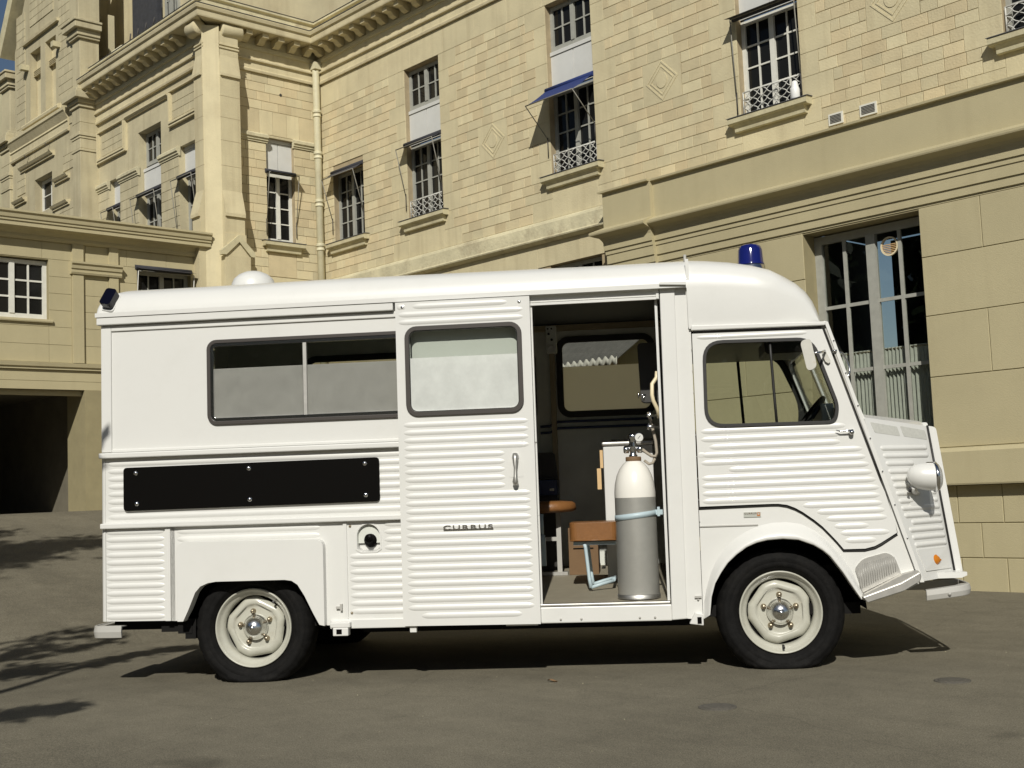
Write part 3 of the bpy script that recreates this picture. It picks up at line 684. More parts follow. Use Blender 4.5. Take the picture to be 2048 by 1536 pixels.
for uu, fr in ((-20.6, FG), (-19.7, FG)):
    g = MB(); g.tube([fr.p(uu, 0, 7.02), fr.p(uu, .05, 6.99), fr.p(uu, .07, 7.03)], .008, 6); g.build('iron_hook', 'iron_dark', gw)
mb = MB(); mb.box(-24, -18.6, 8.5, 8.6, 3, 9.0); mb.build('rear_wall', 'stone', gw)

# ------------------------------------------------------------------ plastered ground floor standing proud of facade A
an = empty('plastered_ground_floor'); tag(an, 'khaki plastered ground floor storey with scored joints, moulded ledge and tall curtained window', 'building')
YP = 9.817; FP = Fr('Y', YP); U0, U1 = -8.92, -1.5
WIN = (-6.553, -5.36, 1.25, 3.285)
mb = MB(); FP.wall(mb, U0, U1, -.3, 3.30, [WIN], o=-.008, rev=.24)
mb.add([FP.p(U0, -.008, -.3), FP.p(U0, -.2, -.3), FP.p(U0, -.2, 4.2), FP.p(U0, -.008, 4.2)], [(0, 1, 2, 3)])
mb.build('wall', 'plaster_joint', an)
rp = []
zs = [1.205, 1.815, 2.345, 2.86, 3.298]
for k in range(4):
    za, zb = zs[k], zs[k+1]; u = -8.35-(0.5 if k % 2 else 0)
    cuts = [-8.35, -7.3, WIN[0], WIN[1], -4.80+(0.0 if k % 2 else -.0), -3.7, -2.6, -1.5] if k % 2 else [-8.35, -7.85, WIN[0], WIN[1], -4.30, -3.2, -2.1, -1.5]
    for a, b in zip(cuts, cuts[1:]):
        if a >= WIN[0]-.01 and b <= WIN[1]+.01: continue
        rp.append((a, b, za, zb))
rp += [(WIN[0], WIN[1], 3.285, 3.30)]
pz = [-.3, .275, .565, .885]
for k in range(3):
    u = -8.35-(.2 if k % 2 else .0)
    while u < -1.5: rp.append((u, u+.395, pz[k], pz[k+1])); u += .395
up = [r for r in rp if r[2] > 1.0]; lo = [r for r in rp if r[2] < 1.0]
blocks(FP, up, an, 'plaster_block', 'plaster', out=0.0, dep=.03, gap=.006, ch=.003, cap=100, jitter=.0008)
blocks(FP, lo, an, 'plinth_block', 'plaster', out=-.0, dep=.03, gap=.008, ch=.003, cap=100, jitter=.001)
# ledge over the plinth
mb = MB()
for a, b in ((U0, WIN[0]-.0), (WIN[0], -5.33), (-5.33, U1)):
    FP.prof(mb, [(-.05, .887), (.10, .887), (.105, .90), (.10, 1.165), (.07, 1.195), (.0, 1.204), (-.05, 1.204)], a, 0, b, 0)
mb.build('ledge', 'plaster', an)
# pier at the left end and the entablature
pp = MB(); FP.box(pp, U0+.01, -8.31, -.05, .05, -.3, 3.30); pp.build('pier', 'plaster', an)
ent = [(-.3, 3.30), (.0, 3.30), (.0, 3.322), (.016, 3.323), (.016, 3.398), (.030, 3.399), (.030, 3.498), (.040, 3.499), (.040, 3.545), (.054, 3.546), (.054, 3.625), (.062, 3.655), (.085, 3.682), (.135, 3.70), (.165, 3.712), (.17, 3.725), (.17, 3.745), (.08, 3.785), (.045, 3.80), (.045, 4.175), (.085, 4.177), (.088, 4.197), (-.3, 4.225)]
mb = MB(); FP.prof(mb, ent, -8.33, 0, U1, 0); mb.build('entablature', 'plaster', an)
e2 = [(o+.05, z+(.002 if i in (0, len(ent)-1) else 0)) if o > -.2 else (o, z+.002) for i, (o, z) in enumerate(ent)]
mb = MB(); FP.prof(mb, e2, U0, -.9, -8.328, 0); mb.build('entablature_break', 'plaster', an)
# the tall ground floor window
Wd = .20
wf = casement(FP, an, WIN[0], WIN[1], 1.26, 3.27, 3, 2, Wd, m='win_grey', pane='glass', fw=.075, mun=.032, room=False)
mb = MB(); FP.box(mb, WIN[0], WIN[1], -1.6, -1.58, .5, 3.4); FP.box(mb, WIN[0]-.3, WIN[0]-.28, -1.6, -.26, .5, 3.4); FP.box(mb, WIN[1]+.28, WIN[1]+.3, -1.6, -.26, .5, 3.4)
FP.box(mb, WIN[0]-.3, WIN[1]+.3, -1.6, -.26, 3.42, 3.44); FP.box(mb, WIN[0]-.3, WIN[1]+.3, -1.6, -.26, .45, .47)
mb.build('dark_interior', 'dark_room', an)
v_ = MB(); cx, cz = -5.775, 3.06
v_.prism([(cx+.088*math.cos(R(t)), cz+.088*math.sin(R(t))) for t in range(0, 360, 12)], FP.fn(), -Wd-.02, -Wd+.004, holes=[[(cx+.074*math.cos(R(t)), cz+.074*math.sin(R(t))) for t in range(0, 360, 12)]])
vo = v_.build('round_ventilator', 'cream', wf)
for k in range(6):
    zz = cz-.066+k*.016; hw = math.sqrt(max(0, .074**2-(zz-cz)**2)); s_ = MB(); FP.box(s_, cx-hw, cx+hw, -Wd-.016, -Wd-.002, zz, zz+.006); s_.build('slat', 'wood', vo)
# curtains behind the lower lights
for k, (a, b) in enumerate(((WIN[0]+.06, (WIN[0]+WIN[1])/2-.02), ((WIN[0]+WIN[1])/2+.02, WIN[1]-.06))):
    rows = []; n = 70
    for zz in (1.1, 1.5, 1.9, 2.10, 2.13, 2.15):
        r_ = []
        for i in range(n+1):
            t = i/n; amp = .018 if zz < 2.1 else .008
            r_.append(FP.p(a+(b-a)*t, -Wd-.07+amp*math.sin(t*2*math.pi*14+.6*math.sin(t*17))+.004*math.sin(t*95+zz*2), zz))
        rows.append(r_)
    cmb = MB(); cmb.grid(rows); co = cmb.build('curtain', 'curtain'); 
    tag(co, ('pale pleated half curtain in the window leaf without the round ventilator', 'pale pleated half curtain hanging below the round ventilator')[k], 'curtain', 'half curtains in the ground floor window')
    rd = MB(); rd.tube([FP.p(a-.02, -Wd-.07, 2.135), FP.p(b+.02, -Wd-.07, 2.135)], .008, 6); rd.build('curtain_rod', 'brass', co)

# ------------------------------------------------------------------ low plastered wing with the passage
lw = empty('passage_wing'); tag(lw, 'low khaki plastered wing with a dark vehicle passage and moulded roof cornice', 'building')
FD = Fr('X', XB-.02); D0, D1 = 2.6, 8.10
opD = [(4.75, 5.98, 3.29, 4.075), (7.14, 7.90, 3.29, 4.085)]
mb = MB(); FD.wall(mb, D0, D1, 2.465, 4.30, opD, o=-.006, rev=.14); mb.build('wall', 'plaster_joint', lw)
rd_ = []
for za, zb in ((2.80, 3.02), (3.02, 3.24), (3.24, 3.45), (3.45, 3.66), (3.66, 3.87), (3.87, 4.085)):
    for a, b in ((5.98, 6.27), (6.41, 6.75), (6.87, 7.14), (7.90, 8.10)): rd_.append((a, b, za, zb))
    for a, b in ((2.6, 3.6), (3.6, 4.75)): rd_.append((a, b, za, zb))
    if zb < 3.25:
        rd_.append((4.75, 5.98, za, zb)); rd_.append((7.14, 7.90, za, zb))
rd_ += [(4.75, 5.98, 3.24, 3.29), (7.14, 7.9, 3.24, 3.29)]
u = 2.6
while u < 8.1: rd_.append((u, min(u+.55, 8.1), 4.085, 4.30)); u += .55
rd_ += [(2.6, 4.7, 2.57, 2.71), (4.7, 8.1, 2.57, 2.71), (2.6, 8.1, 2.465, 2.57)]
blocks(FD, rd_, lw, 'plaster_block', 'plaster', dep=.03, gap=.0035, ch=.0018, cap=200, jitter=.0005)
mb = MB()
FD.prof(mb, [(-.05, 2.71), (.03, 2.71), (.03, 2.735), (.05, 2.745), (.06, 2.79), (.0, 2.80), (-.05, 2.80)], D0, 0, D1, 0)
mb.build('string_course', 'plaster', lw)
mb = MB()
FD.prof(mb, [(-.05, 4.30), (.03, 4.30), (.05, 4.33), (.05, 4.36), (.10, 4.40), (.20, 4.42), (.20, 4.47), (.215, 4.475), (.215, 4.505), (.23, 4.51), (.24, 4.56), (.26, 4.575), (.26, 4.60), (-.05, 4.615)], D0, 0, D1, 0)
mb.build('roof_cornice', 'plaster', lw)
mb = MB(); mb.box(-20, XB-.05, D0, 8.15, 4.56, 4.60); mb.build('flat_roof', 'lead', lw)
for a, b in ((6.27, 6.41), (6.75, 6.87)):
    mb = MB(); FD.box(mb, a, b, -.05, .035, 2.801, 4.299); mb.build('pilaster', 'plaster', lw)
mb = MB()
FD.prof(mb, [(-.02, 3.92), (.05, 3.92), (.06, 3.945), (.05, 3.95), (.05, 3.985), (.065, 3.99), (.07, 4.03), (.09, 4.05), (.09, 4.075), (-.02, 4.085)], 6.245, 0, 6.91, 0); mb.build('capital', 'plaster', lw)
casement(FD, lw, 4.75, 5.98, 3.33, 4.06, 3, 2, .08, m='win_white', leaf=3, fw=.05, mun=.022)
casement(FD, lw, 7.14, 7.90, 3.33, 4.06, 3, 2, .10, m='win_grey', fw=.05, mun=.02)
for a, b in ((4.70, 6.02), (7.1, 7.94)):
    s_ = MB(); FD.prof(s_, [(-.12, 3.285), (.03, 3.285), (.035, 3.30), (.03, 3.325), (-.12, 3.332)], a, 0, b, 0); s_.build('sill', 'plaster', lw)
# passage: right-hand pier, inner walls, rear door
mb = MB(); mb.box(XB-.55, XB-.012, 6.42, 8.10, .6, 2.466); pj = mb.build('passage_pier', 'plaster_joint', lw)
rj = []
for za, zb in ((.9, 1.22), (1.22, 1.40), (1.40, 1.60)): rj += [(6.42, 6.62, za, zb), (6.62, 8.1, za, zb)]
rj += [(6.42, 8.1, 1.60, 2.46)]
blocks(FD, rj, lw, 'plaster_block', 'plaster', dep=.02, gap=.005, ch=.002, cap=40, jitter=.0005)
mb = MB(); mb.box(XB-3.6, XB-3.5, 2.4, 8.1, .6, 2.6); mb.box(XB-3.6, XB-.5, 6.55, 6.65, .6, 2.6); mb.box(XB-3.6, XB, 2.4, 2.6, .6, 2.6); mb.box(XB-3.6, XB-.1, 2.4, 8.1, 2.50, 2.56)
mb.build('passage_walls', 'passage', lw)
mb = MB(); mb.box(XB-3.49, XB-3.42, 4.6, 5.7, .9, 2.1); do = mb.build('passage_door', 'iron_dark', lw)
for k in (0, 1):
    d_ = MB(); d_.box(XB-3.42, XB-3.415, 4.75+.5*k, 5.1+.5*k, 1.5, 1.95); d_.build('pane', 'pane', do)
mb = MB(); mb.box(XB-.14, XB-.1, D0, 6.42, 2.40, 2.466); mb.build('lintel', 'plaster', lw)
# ------------------------------------------------------------------ things on the walls
dp = empty('drainpipe'); tag(dp, 'cream cast iron drainpipe with ribbed collars in the inner corner of the building', 'pipe')
px_, py_ = XB+.085, YA-.085
mb = MB(); mb.tube([(px_, py_, 2.6), (px_, py_, 7.22), (px_+.0, py_, 7.30)], .052, 14); mb.build('pipe_shaft', 'pipe', dp)
for zz in (3.95, 4.62, 5.27, 5.98, 6.60):
    c_ = MB(); fn = lambda a, b, h: (px_+a, py_+b, h)
    c_.lathe([(.052, zz-.05), (.062, zz-.048), (.062, zz-.032), (.056, zz-.030), (.056, zz+.012), (.066, zz+.014), (.066, zz+.03), (.060, zz+.032), (.066, zz+.036), (.066, zz+.05), (.052, zz+.052)], fn, 16)
    c_.build('collar', 'pipe', dp)
mb = MB(); mb.box(px_-.08, px_+.07, py_-.06, py_+.08, 7.26, 7.36); mb.build('hopper', 'pipe', dp)

def awning(fr, u0, u1, z, drop, reach, label, canvas, d_in=.06, open_=True, rods='rod', arm_z=None, grp=None):
    """retractable window awning: roller, canvas, front bar, two folding arms"""
    e = empty('window_awning'); tag(e, label, 'awning', grp)
    m_ = MB(); m_.tube([fr.p(u0-.03, .0, z+.015), fr.p(u1+.01, .0, z+.015)], .032, 8); m_.build('roller', canvas, e)
    zf = z-drop; az = arm_z if arm_z is not None else z-.62
    m_ = MB(); m_.tube([fr.p(u0-.03, reach, zf), fr.p(u1+.0, reach, zf)], .007, 6); m_.build('front_bar', 'rod', e)
    if open_:
        m_ = MB(); n = 6
        rows = [[fr.p(u0-.03+(u1-u0+.03)*j/8, reach*i/n, z+.02-(drop+.02)*i/n-.012*math.sin(math.pi*i/n)) for j in range(9)] for i in range(n+1)]
        m_.grid(rows); m_.build('canvas', canvas, e)
    else:
        m_ = MB(); rows = [[fr.p(u0-.02+(u1-u0+.02)*j/4, .02+.075*i, z+.01-.02*i) for j in range(5)] for i in range(3)]; m_.grid(rows); m_.build('canvas', canvas, e)
    for uu in (u0-.03, u1+.0):
        m_ = MB(); m_.tube([fr.p(uu, reach, zf), fr.p(uu+.005, .02, az)], .006, 6); m_.build('arm', rods, e)
        m_ = MB(); m_.tube([fr.p(uu+.003, .012, az+.01), fr.p(uu+.003, .012, az-.22)], .007, 6); m_.build('arm_rail', 'iron_dark', e)
    return e
awning(FA, COLS[1], COLS[1]+OW, ZHEAD, .23, .35, 'open navy blue canvas awning on folding arms over a guarded window', 'blue_canvas', arm_z=5.10)
awning(FA, COLS[0], COLS[0]+OW, ZHEAD, .07, .155, 'half furled dark awning with bare rods over the guarded window nearest the drainpipe', 'grey_canvas', open_=True, arm_z=5.00)
awning(FA, -14.52, -13.785, ZHEAD, .105, .18, 'half furled dark awning on a window without a guard beside the drainpipe', 'grey_canvas', open_=True, arm_z=5.00)
awning(FA, COLS[2], COLS[2]+OW, ZHEAD, .0, .05, 'closed dark awning over the guarded window with a white bottle on its sill', 'grey_canvas', open_=False, arm_z=4.9)
awning(FB, 9.10, 9.56, ZHEAD-.02, .03, .12, 'closed grey awning over the narrow white window of the short return wall', 'grey_canvas', open_=False, arm_z=4.95)
gC = 'furled awnings of the recessed facade'
for a, b, l in ((-18.02, -17.62, 'furled dark awning under a white board between the two farther piers of the recessed facade'), (-17.00, -16.27, 'furled dark awning of the middle window of the recessed facade, below a small upper window'), (-15.72, -15.15, 'furled dark awning of the recessed facade window next to the corner buttress')):
    awning(FC, a, b, 5.60, .05, .12, l, 'grey_canvas', open_=True, arm_z=4.75, grp=gC)
awning(FD, 7.14, 7.90, 4.075, .05, .10, 'closed dark awning with pale rods over the small window of the low wing', 'grey_canvas', open_=False, arm_z=3.45, rods='iron_white')
# bottle on the sill
bt = empty('plastic_bottle', (COLS[2]+OW-.06, YA-.03, ZSILL+.008)); tag(bt, 'white plastic bottle with a tapered cap standing on a stone window sill', 'bottle')
mb = MB(); mb.lathe([(.001, 0), (.042, 0), (.046, .008), (.046, .095), (.043, .105), (.040, .11)], lambda a, b, h: (a, b, h), 18); mb.build('body', 'bottle', bt)
mb = MB(); mb.lathe([(.040, .11), (.038, .115), (.032, .15), (.026, .175), (.015, .182), (.001, .183)], lambda a, b, h: (a, b, h), 18); mb.build('cap', 'bottle', bt)
# corrugated canopy seen through the van
cc = empty('corrugated_canopy'); tag(cc, 'grey corrugated sheet canopy with a pale edge seen through the van window', 'canopy')
rows = []; n = 120
for i in range(5):
    rows.append([(-9.75+1.35*j/n, 9.18+.18*i, 2.30+.11*i+.018*math.sin(j*2*math.pi/8)) for j in range(n+1)])
mb = MB(); mb.grid(rows); cs = mb.build('corrugated_sheet', 'corr', cc); sm = cs.modifiers.new('solid', 'SOLIDIFY'); sm.thickness = .012
mb = MB(); mb.grid([[(-9.75+1.35*j/n, 9.172, zz+.018*math.sin(j*2*math.pi/8)) for j in range(n+1)] for zz in (2.235, 2.305)]); eo = mb.build('edge_strip', 'corr_edge', cc); sm = eo.modifiers.new('solid', 'SOLIDIFY'); sm.thickness = .008
for xx in (-9.5, -8.9):
    mb = MB(); mb.box(xx-.03, xx+.03, 9.22, 9.28, gz(xx, 9.2)-.02, 2.29); mb.build('post', 'win_white', cc)
# iron covers in the asphalt
for i, (x, y, l) in enumerate(((-3.499, 4.361, 'small round iron valve cover in the asphalt in front of the open van door'), (-3.018, 5.535, 'small round iron valve cover in the asphalt beside the front wheel'))):
    e = empty('valve_cover', (x, y, 0.0)); tag(e, l, 'cover', 'valve covers in the drive')
    mb = MB(); mb.lathe([(.085, -.02), (.085, .004), (.078, .006), (.07, .0045), (.001, .0045)], lambda a, b, h: (a, b, h), 24); mb.build('ring', 'cover_iron', e)
    mb = MB(); mb.lathe([(.066, .0), (.066, .0065), (.06, .0075), (.001, .0075)], lambda a, b, h: (a, b, h), 24); mb.build('lid', 'cover_iron', e)
# ------------------------------------------------------------------ the ambulance (local frame: x forward, y towards the building, z up)
van = empty('ambulance'); tag(van, 'white corrugated vintage ambulance van with sliding side door open and blue roof beacon', 'ambulance')
psi, rake = R(41.0217), R(0.41378)
van.matrix_world = Matrix.Translation((-3.9238, 5.4582, 0)) @ Matrix.Rotation(psi, 4, 'Z') @ Matrix.Rotation(rake, 4, 'Y')
VANM = van.matrix_world.copy()
YF = 1.90           # far outer side
S = lambda a, b, d: (a, d, b)          # (x, z, y) side-plane mapping
def rib(mb, x0, x1, z, y, w=.036, h=.0052, slope=0.0, fn=None):
    """one pressed rib: half-round ridge with tapered ends, standing out of a side panel"""
    L = x1-x0; secs = [(0, 0), (.25, .55), (.55, .85), (1, 1)]; el = min(.045, L*.3)
    xs = [(x0+el*a, b) for a, b in secs]+[(x1-el*a, b) for a, b in reversed(secs)]
    rows = []
    for x, s_ in xs:
        row = []
        for k in range(7):
            t = -1+k/3; zz = z+slope*(x-x0)+t*w/2*(.35+.65*s_); hh = h*s_*(math.cos(t*math.pi/2)**1.3) if abs(t) < .999 else -.001
            row.append(fn(x, hh, zz) if fn else (x, y-hh, zz))
        rows.append(row)
    mb.grid(rows)
def outline_strip(pts, wd, y0, y1, mb):
    mb.prism(pts, S, y0, y1, holes=[offset(pts, wd)])
RP = 0.0427
# ---- rear body, near side
winR = rrect(-3.095, -1.93, 1.40, 1.878, .055)
mb = MB()
mb.prism([(-3.70, 1.236), (-1.255, 1.236), (-1.255, 1.99), (-3.70, 1.99)], S, -.055, -.03, holes=[offset(winR, .012)])
side = mb.build('upper_side_panel', 'white', van)
mb = MB(); mb.box(-3.715, -3.655, -.066, -.035, 1.27, 1.985); mb.box(-3.655, -1.9, -.0655, -.035, 1.955, 1.985); mb.box(-3.655, -1.9, -.0655, -.035, 1.268, 1.285)
bevel(mb.build('panel_border', 'white', van), .004)
mb = MB(); mb.box(-3.725, -1.27, -.085, -.035, 1.236, 1.266); bevel(mb.build('belt_moulding', 'white', van), .006)
mb = MB(); mb.box(-3.73, -2.02, -.092, -.035, 1.990, 2.034); bevel(mb.build('rail_cover', 'white', van), .005)
# mid ribbed panel
mb = MB(); mb.prism([(-3.70, .842), (-1.255, .842), (-1.255, 1.24), (-3.70, 1.24)], S, -.048, -.03)
for k in range(8): rib(mb, -3.685, -1.95, .905+RP*k, -.048)
mb.build('ribbed_side_panel', 'white', van)
mb = MB(); mb.box(-3.722, -1.27, -.078, -.035, .842, .872); bevel(mb.build('waist_moulding', 'white', van), .006)
# lower quarter with ribs
mb = MB(); mb.prism([(-3.70, .329), (-3.30, .326), (-3.30, .845), (-3.70, .845)], S, -.046, -.028)
for k in range(12): rib(mb, -3.70, -3.36, .352+RP*k, -.046)
mb.build('rear_quarter_panel', 'white', van)
mb = MB(); mb.box(-3.352, -3.322, -.058, -.03, .326, .838); mb.build('cover_strip', 'white', van)
# rear wing with the wheel arch
arch = [(-3.243, .322), (-3.205, .385), (-3.165, .479), (-3.135, .512), (-3.09, .530), (-3.048, .536), (-2.66, .536), (-2.62, .530), (-2.587, .508), (-2.549, .447), (-2.503, .353), (-2.469, .294)]
mb = MB(); outl = [(-3.322, .325)]+arch[:1]+arch[1:]+[(-2.443, .281), (-2.335, .281), (-2.335, .842), (-3.322, .842)]
mb.prism(outl, S, -.046, -.028)
for k in range(2): rib(mb, -3.285, -2.47, .772+RP*k, -.046)
mb.build('rear_wing_panel', 'white', van)
bul = rpoly([(-3.268, .324), (-3.268, .760), (-2.440, .752), (-2.440, .283)], [0, .05, .05, 0])
inner = [p for p in arch]
full = [(-3.268, .324)]+bul[1:-1]+[(-2.440, .283), (-2.469, .290)]+[(x, z) for x, z in reversed(arch[1:-1])]+[(-3.235, .324)]
mb = MB(); mb.prism(full, S, -.10, -.04); wb_ = mb.build('rear_wheel_housing', 'white', van); bevel(wb_, .022, 4, 40)
# panel with the fuel filler
fr_out = [(-2.262, .69)]+[(-2.198+.064*math.cos(R(t)), .758+.066*math.sin(R(t))) for t in range(180, -1, -15)]+[(-2.134, .69), (-2.155, .675), (-2.241, .675)]
mb = MB(); mb.prism([(-2.335, .275), (-1.255, .265), (-1.255, .845), (-2.335, .845)], S, -.046, -.028, holes=[list(reversed(fr_out))])
for k in range(12):
    zz = .352+RP*k; rib(mb, -2.305 if zz < .66 else -2.11, -1.93, zz, -.046)
mb.build('filler_panel', 'white', van)
mb = MB(); outline_strip(fr_out, -.008, -.050, -.04, mb)
n = len(fr_out)
mb.grid([[(x, -.046, z) for x, z in fr_out], [(x*.88+(-2.198)*.12, -.012, z*.88+.745*.12) for x, z in fr_out]], closed=True)
mb.prism([(x*.88+(-2.198)*.12, z*.88+.745*.12) for x, z in fr_out], S, -.012, -.008); mb.build('filler_recess', 'white', van)
mb = MB(); cx, cz = -2.192, .735; mb.lathe([(.001, -.074), (.020, -.073), (.024, -.068), (.024, -.044), (.033, -.036), (.036, -.030), (.036, -.012)], lambda a, b, h: (cx+a+.012*(-h), h, cz+b-.3*(h+.03)), 18); mb.build('filler_cap', 'black', van)
mb = MB(); mb.box(-2.338, -2.318, -.056, -.03, .30, .838); mb.build('cover_strip', 'white', van)
for x, z in ((-2.30, .815), (-2.30, .345)):
    mb = MB(); mb.lathe([(.001, -.052), (.007, -.050), (.008, -.045)], lambda a, b, h: (x+a, h, z+b), 10); mb.build('screw', 'brass', van)
mb = MB(); mb.box(-2.42, -1.95, -.058, -.03, .262, .312); bevel(mb.build('sill_strip', 'white', van), .004)
mb = MB(); mb.box(-2.41, -2.30, -.10, -.02, .272, .30); mb.box(-2.395, -2.31, -.10, -.05, .228, .272); bevel(mb.build('jacking_point', 'white', van), .004)
mb = MB(); mb.box(-2.375, -2.345, -.102, -.06, .238, .264); mb.build('jacking_socket', 'black', van)
mb = MB(); mb.box(-2.385, -2.36, -.062, -.045, .37, .382); mb.box(-2.362, -2.35, -.064, -.045, .36, .395); mb.build('latch', 'steel_grey', van)
# black plate
pl = rpoly([(-3.588, .938), (-3.588, 1.180), (-2.126, 1.187), (-2.126, .946)], .022)
mb = MB(); mb.prism(pl, S, -.064, -.054); plate = mb.build('black_plate', 'black', van)
for x, z in ((-3.517, 1.148), (-2.863, 1.152), (-2.206, 1.155), (-3.512, .977), (-2.860, .980), (-2.204, .983)):
    mb = MB(); mb.lathe([(.001, -.071), (.008, -.070), (.012, -.066), (.0135, -.064)], lambda a, b, h: (x+a, h, z+b), 14); mb.build('screw', 'chrome', plate)
# rear side window
mb = MB(); outline_strip(winR, .020, -.068, -.034, mb); wg = bevel(mb.build('rear_side_window', 'gasket', van), .006)
w2 = offset(winR, .018); mb = MB(); outline_strip(w2, .020, -.064, -.040, mb); bevel(mb.build('chrome_trim', 'chrome', wg), .004)
w3 = offset(winR, .032)
def split_h(pts, zc):
    lo = [p for p in pts if p[1] <= zc]; hi = [p for p in pts if p[1] > zc]
    x0 = min(p[0] for p in pts); x1 = max(p[0] for p in pts)
    return x0, x1, lo, hi
def half(pts, zc, lower):
    out = []; m = len(pts)
    for i in range(m):
        a, b = pts[i], pts[(i+1) % m]; ia = (a[1] <= zc) == lower; ib = (b[1] <= zc) == lower
        if ia: out.append(a)
        if ia != ib:
            t = (zc-a[1])/(b[1]-a[1]); out.append((a[0]+(b[0]-a[0])*t, zc))
    return out
mb = MB(); mb.prism(half(w3, 1.715, True), S, -.050, -.046); mb.build('frosted_pane', 'frost', wg)
mb = MB(); mb.prism(half(w3, 1.7155, False), S, -.050, -.046); mb.build('clear_pane', 'glass', wg)
mb = MB(); mb.box(-2.545, -2.522, -.062, -.044, 1.425, 1.852); bevel(mb.build('window_bar', 'alu', wg), .003)
# rear corner and rear face
mb = MB(); rows = []
for z in (.329, .9, 1.5, 2.04):
    rows.append([(-3.70-.03*math.sin(R(t)), -.02-.03*math.cos(R(t)), z) for t in range(0, 91, 15)]+[(-3.73, .3, z), (-3.73, YF-.3, z)]+[(-3.70-.03*math.cos(R(t)), YF-.06+.03*math.sin(R(t)), z) for t in range(0, 91, 30)])
mb.grid(rows); mb.build('rear_face', 'white', van)
# ---- roof
RPROF = [(-.072, 2.036), (-.070, 2.075), (-.058, 2.120), (-.030, 2.160), (.02, 2.190), (.10, 2.212), (.25, 2.234), (.5, 2.256), (.92, 2.268)]
RPROF = RPROF+[(1.84-y, z) for y, z in reversed(RPROF[:-1])]
def roof():
    mb = MB(); rows = []
    for t in (90, 75, 60, 45, 30, 15, 0):
        dx = -3.60-.14*math.sin(R(t)); k = math.cos(R(t)); s_ = .35+.65*(k**.5 if k > 0 else 0)
        rows.append([(dx, .92+(y-.92)*(1-.0*t), 2.036+(z-2.036)*s_) for y, z in RPROF])
    for x in (-3.2, -2.4, -1.6, -.9, -.415): rows.append([(x, y, z+.004*math.sin(x*2)) for y, z in RPROF])
    mb.grid(rows); m0 = rows[0]; mb.add(m0, [tuple(range(len(m0)))])
    return mb.build('roof', 'white', van)
roof()
mb = MB(); mb.box(-3.735, -.425, -.098, -.06, 2.034, 2.050); mb.box(-3.735, -.425, -.098, -.090, 2.050, 2.058); mb.build('rain_gutter', 'white', van)
# roof ventilator dome
mb = MB(); cx, cy, cz = -3.02, .55, 2.258
mb.lathe([(.001, .115), (.05, .110), (.09, .092), (.118, .066), (.132, .035), (.136, .012), (.136, .004), (.112, .002), (.112, -.03)], lambda a, b, h: (cx+a, cy+b, cz+h), 32); mb.build('roof_vent_dome', 'white', van)
mb = MB(); mb.lathe([(.1365, .006), (.1385, .006), (.1385, .010), (.1365, .012)], lambda a, b, h: (cx+a, cy+b, cz+h), 32); mb.build('dome_seam', 'gasket', van)
# rear blue lamp on its white base
le = MB(); bx_ = rrect(-.034, .034, -.055, .055, .018)
tl = Matrix.Translation((-3.660, -.062, 2.138)) @ Matrix.Rotation(R(-28), 4, 'X') @ Matrix.Rotation(R(14), 4, 'Y')
le.prism(rrect(-.041, .041, -.066, .060, .02), lambda a, b, d: tuple(tl @ Vector((a, d, b))), .015, .07); lb = bevel(le.build('lamp_base', 'white', van), .008)
le = MB(); le.prism(bx_, lambda a, b, d: tuple(tl @ Vector((a, d, b))), -.035, .02); bevel(le.build('blue_rear_lamp', 'navy', lb), .014, 4)
# ---- sliding door (stands proud of the body, slid back)
D0x, D1x, Dz0, Dz1 = -2.002, -1.262, .275, 2.026
winS = rrect(-1.953, -1.310, 1.397, 1.890, .065)
mb = MB(); mb.prism([(D0x, Dz0), (D1x, Dz0-.004), (D1x, Dz1), (D0x, Dz1)], S, -.118, -.098, holes=[offset(winS, .012)])
for z in (1.915, 1.957): rib(mb, -1.985, -1.30, z, -.118)
rib(mb, -1.905, -1.385, 2.000, -.118); rib(mb, -1.992, -1.945, 1.957+RP, -.118, h=.004)
for k in range(25):
    z = 1.352-RP*k
    if z < .33: rib(mb, -1.90, -1.36, z, -.118)
    elif .99 < z < 1.20: rib(mb, -1.972, -1.425, z, -.118)
    else: rib(mb, -1.972, -1.292, z, -.118)
sd = mb.build('sliding_door', 'white', van)
mb = MB(); mb.box(D0x, D0x+.012, -.112, -.07, Dz0, Dz1-.01); mb.box(D1x-.014, D1x-.001, -.114, -.055, Dz0, Dz1-.01); mb.box(D0x+.012, D1x-.014, -.112, -.07, Dz1-.016, Dz1-.004); mb.box(D0x+.012, D1x-.014, -.112, -.07, Dz0+.002, Dz0+.014); mb.build('door_return', 'white', sd)
mb = MB(); outline_strip(winS, .024, -.130, -.096, mb); sg = bevel(mb.build('door_window_gasket', 'gasket', sd), .008, 3)
w5 = offset(winS, .021); mb = MB(); outline_strip(w5, .007, -.124, -.108, mb); mb.build('chrome_trim', 'chrome', sg)
w6 = offset(winS, .024)
mb = MB(); mb.prism(half(w6, 1.716, True), S, -.114, -.110); mb.build('frosted_pane', 'frost_white', sg)
mb = MB(); mb.prism(half(w6, 1.7165, False), S, -.114, -.110); mb.build('clear_pane', 'glass', sg)
for x in (-1.963, -1.318):
    mb = MB(); mb.lathe([(.001, -.123), (.005, -.124), (.009, -.121), (.010, -.118)], lambda a, b, h: (x+a, h, 1.998+b), 12); mb.build('screw', 'chrome', sd)
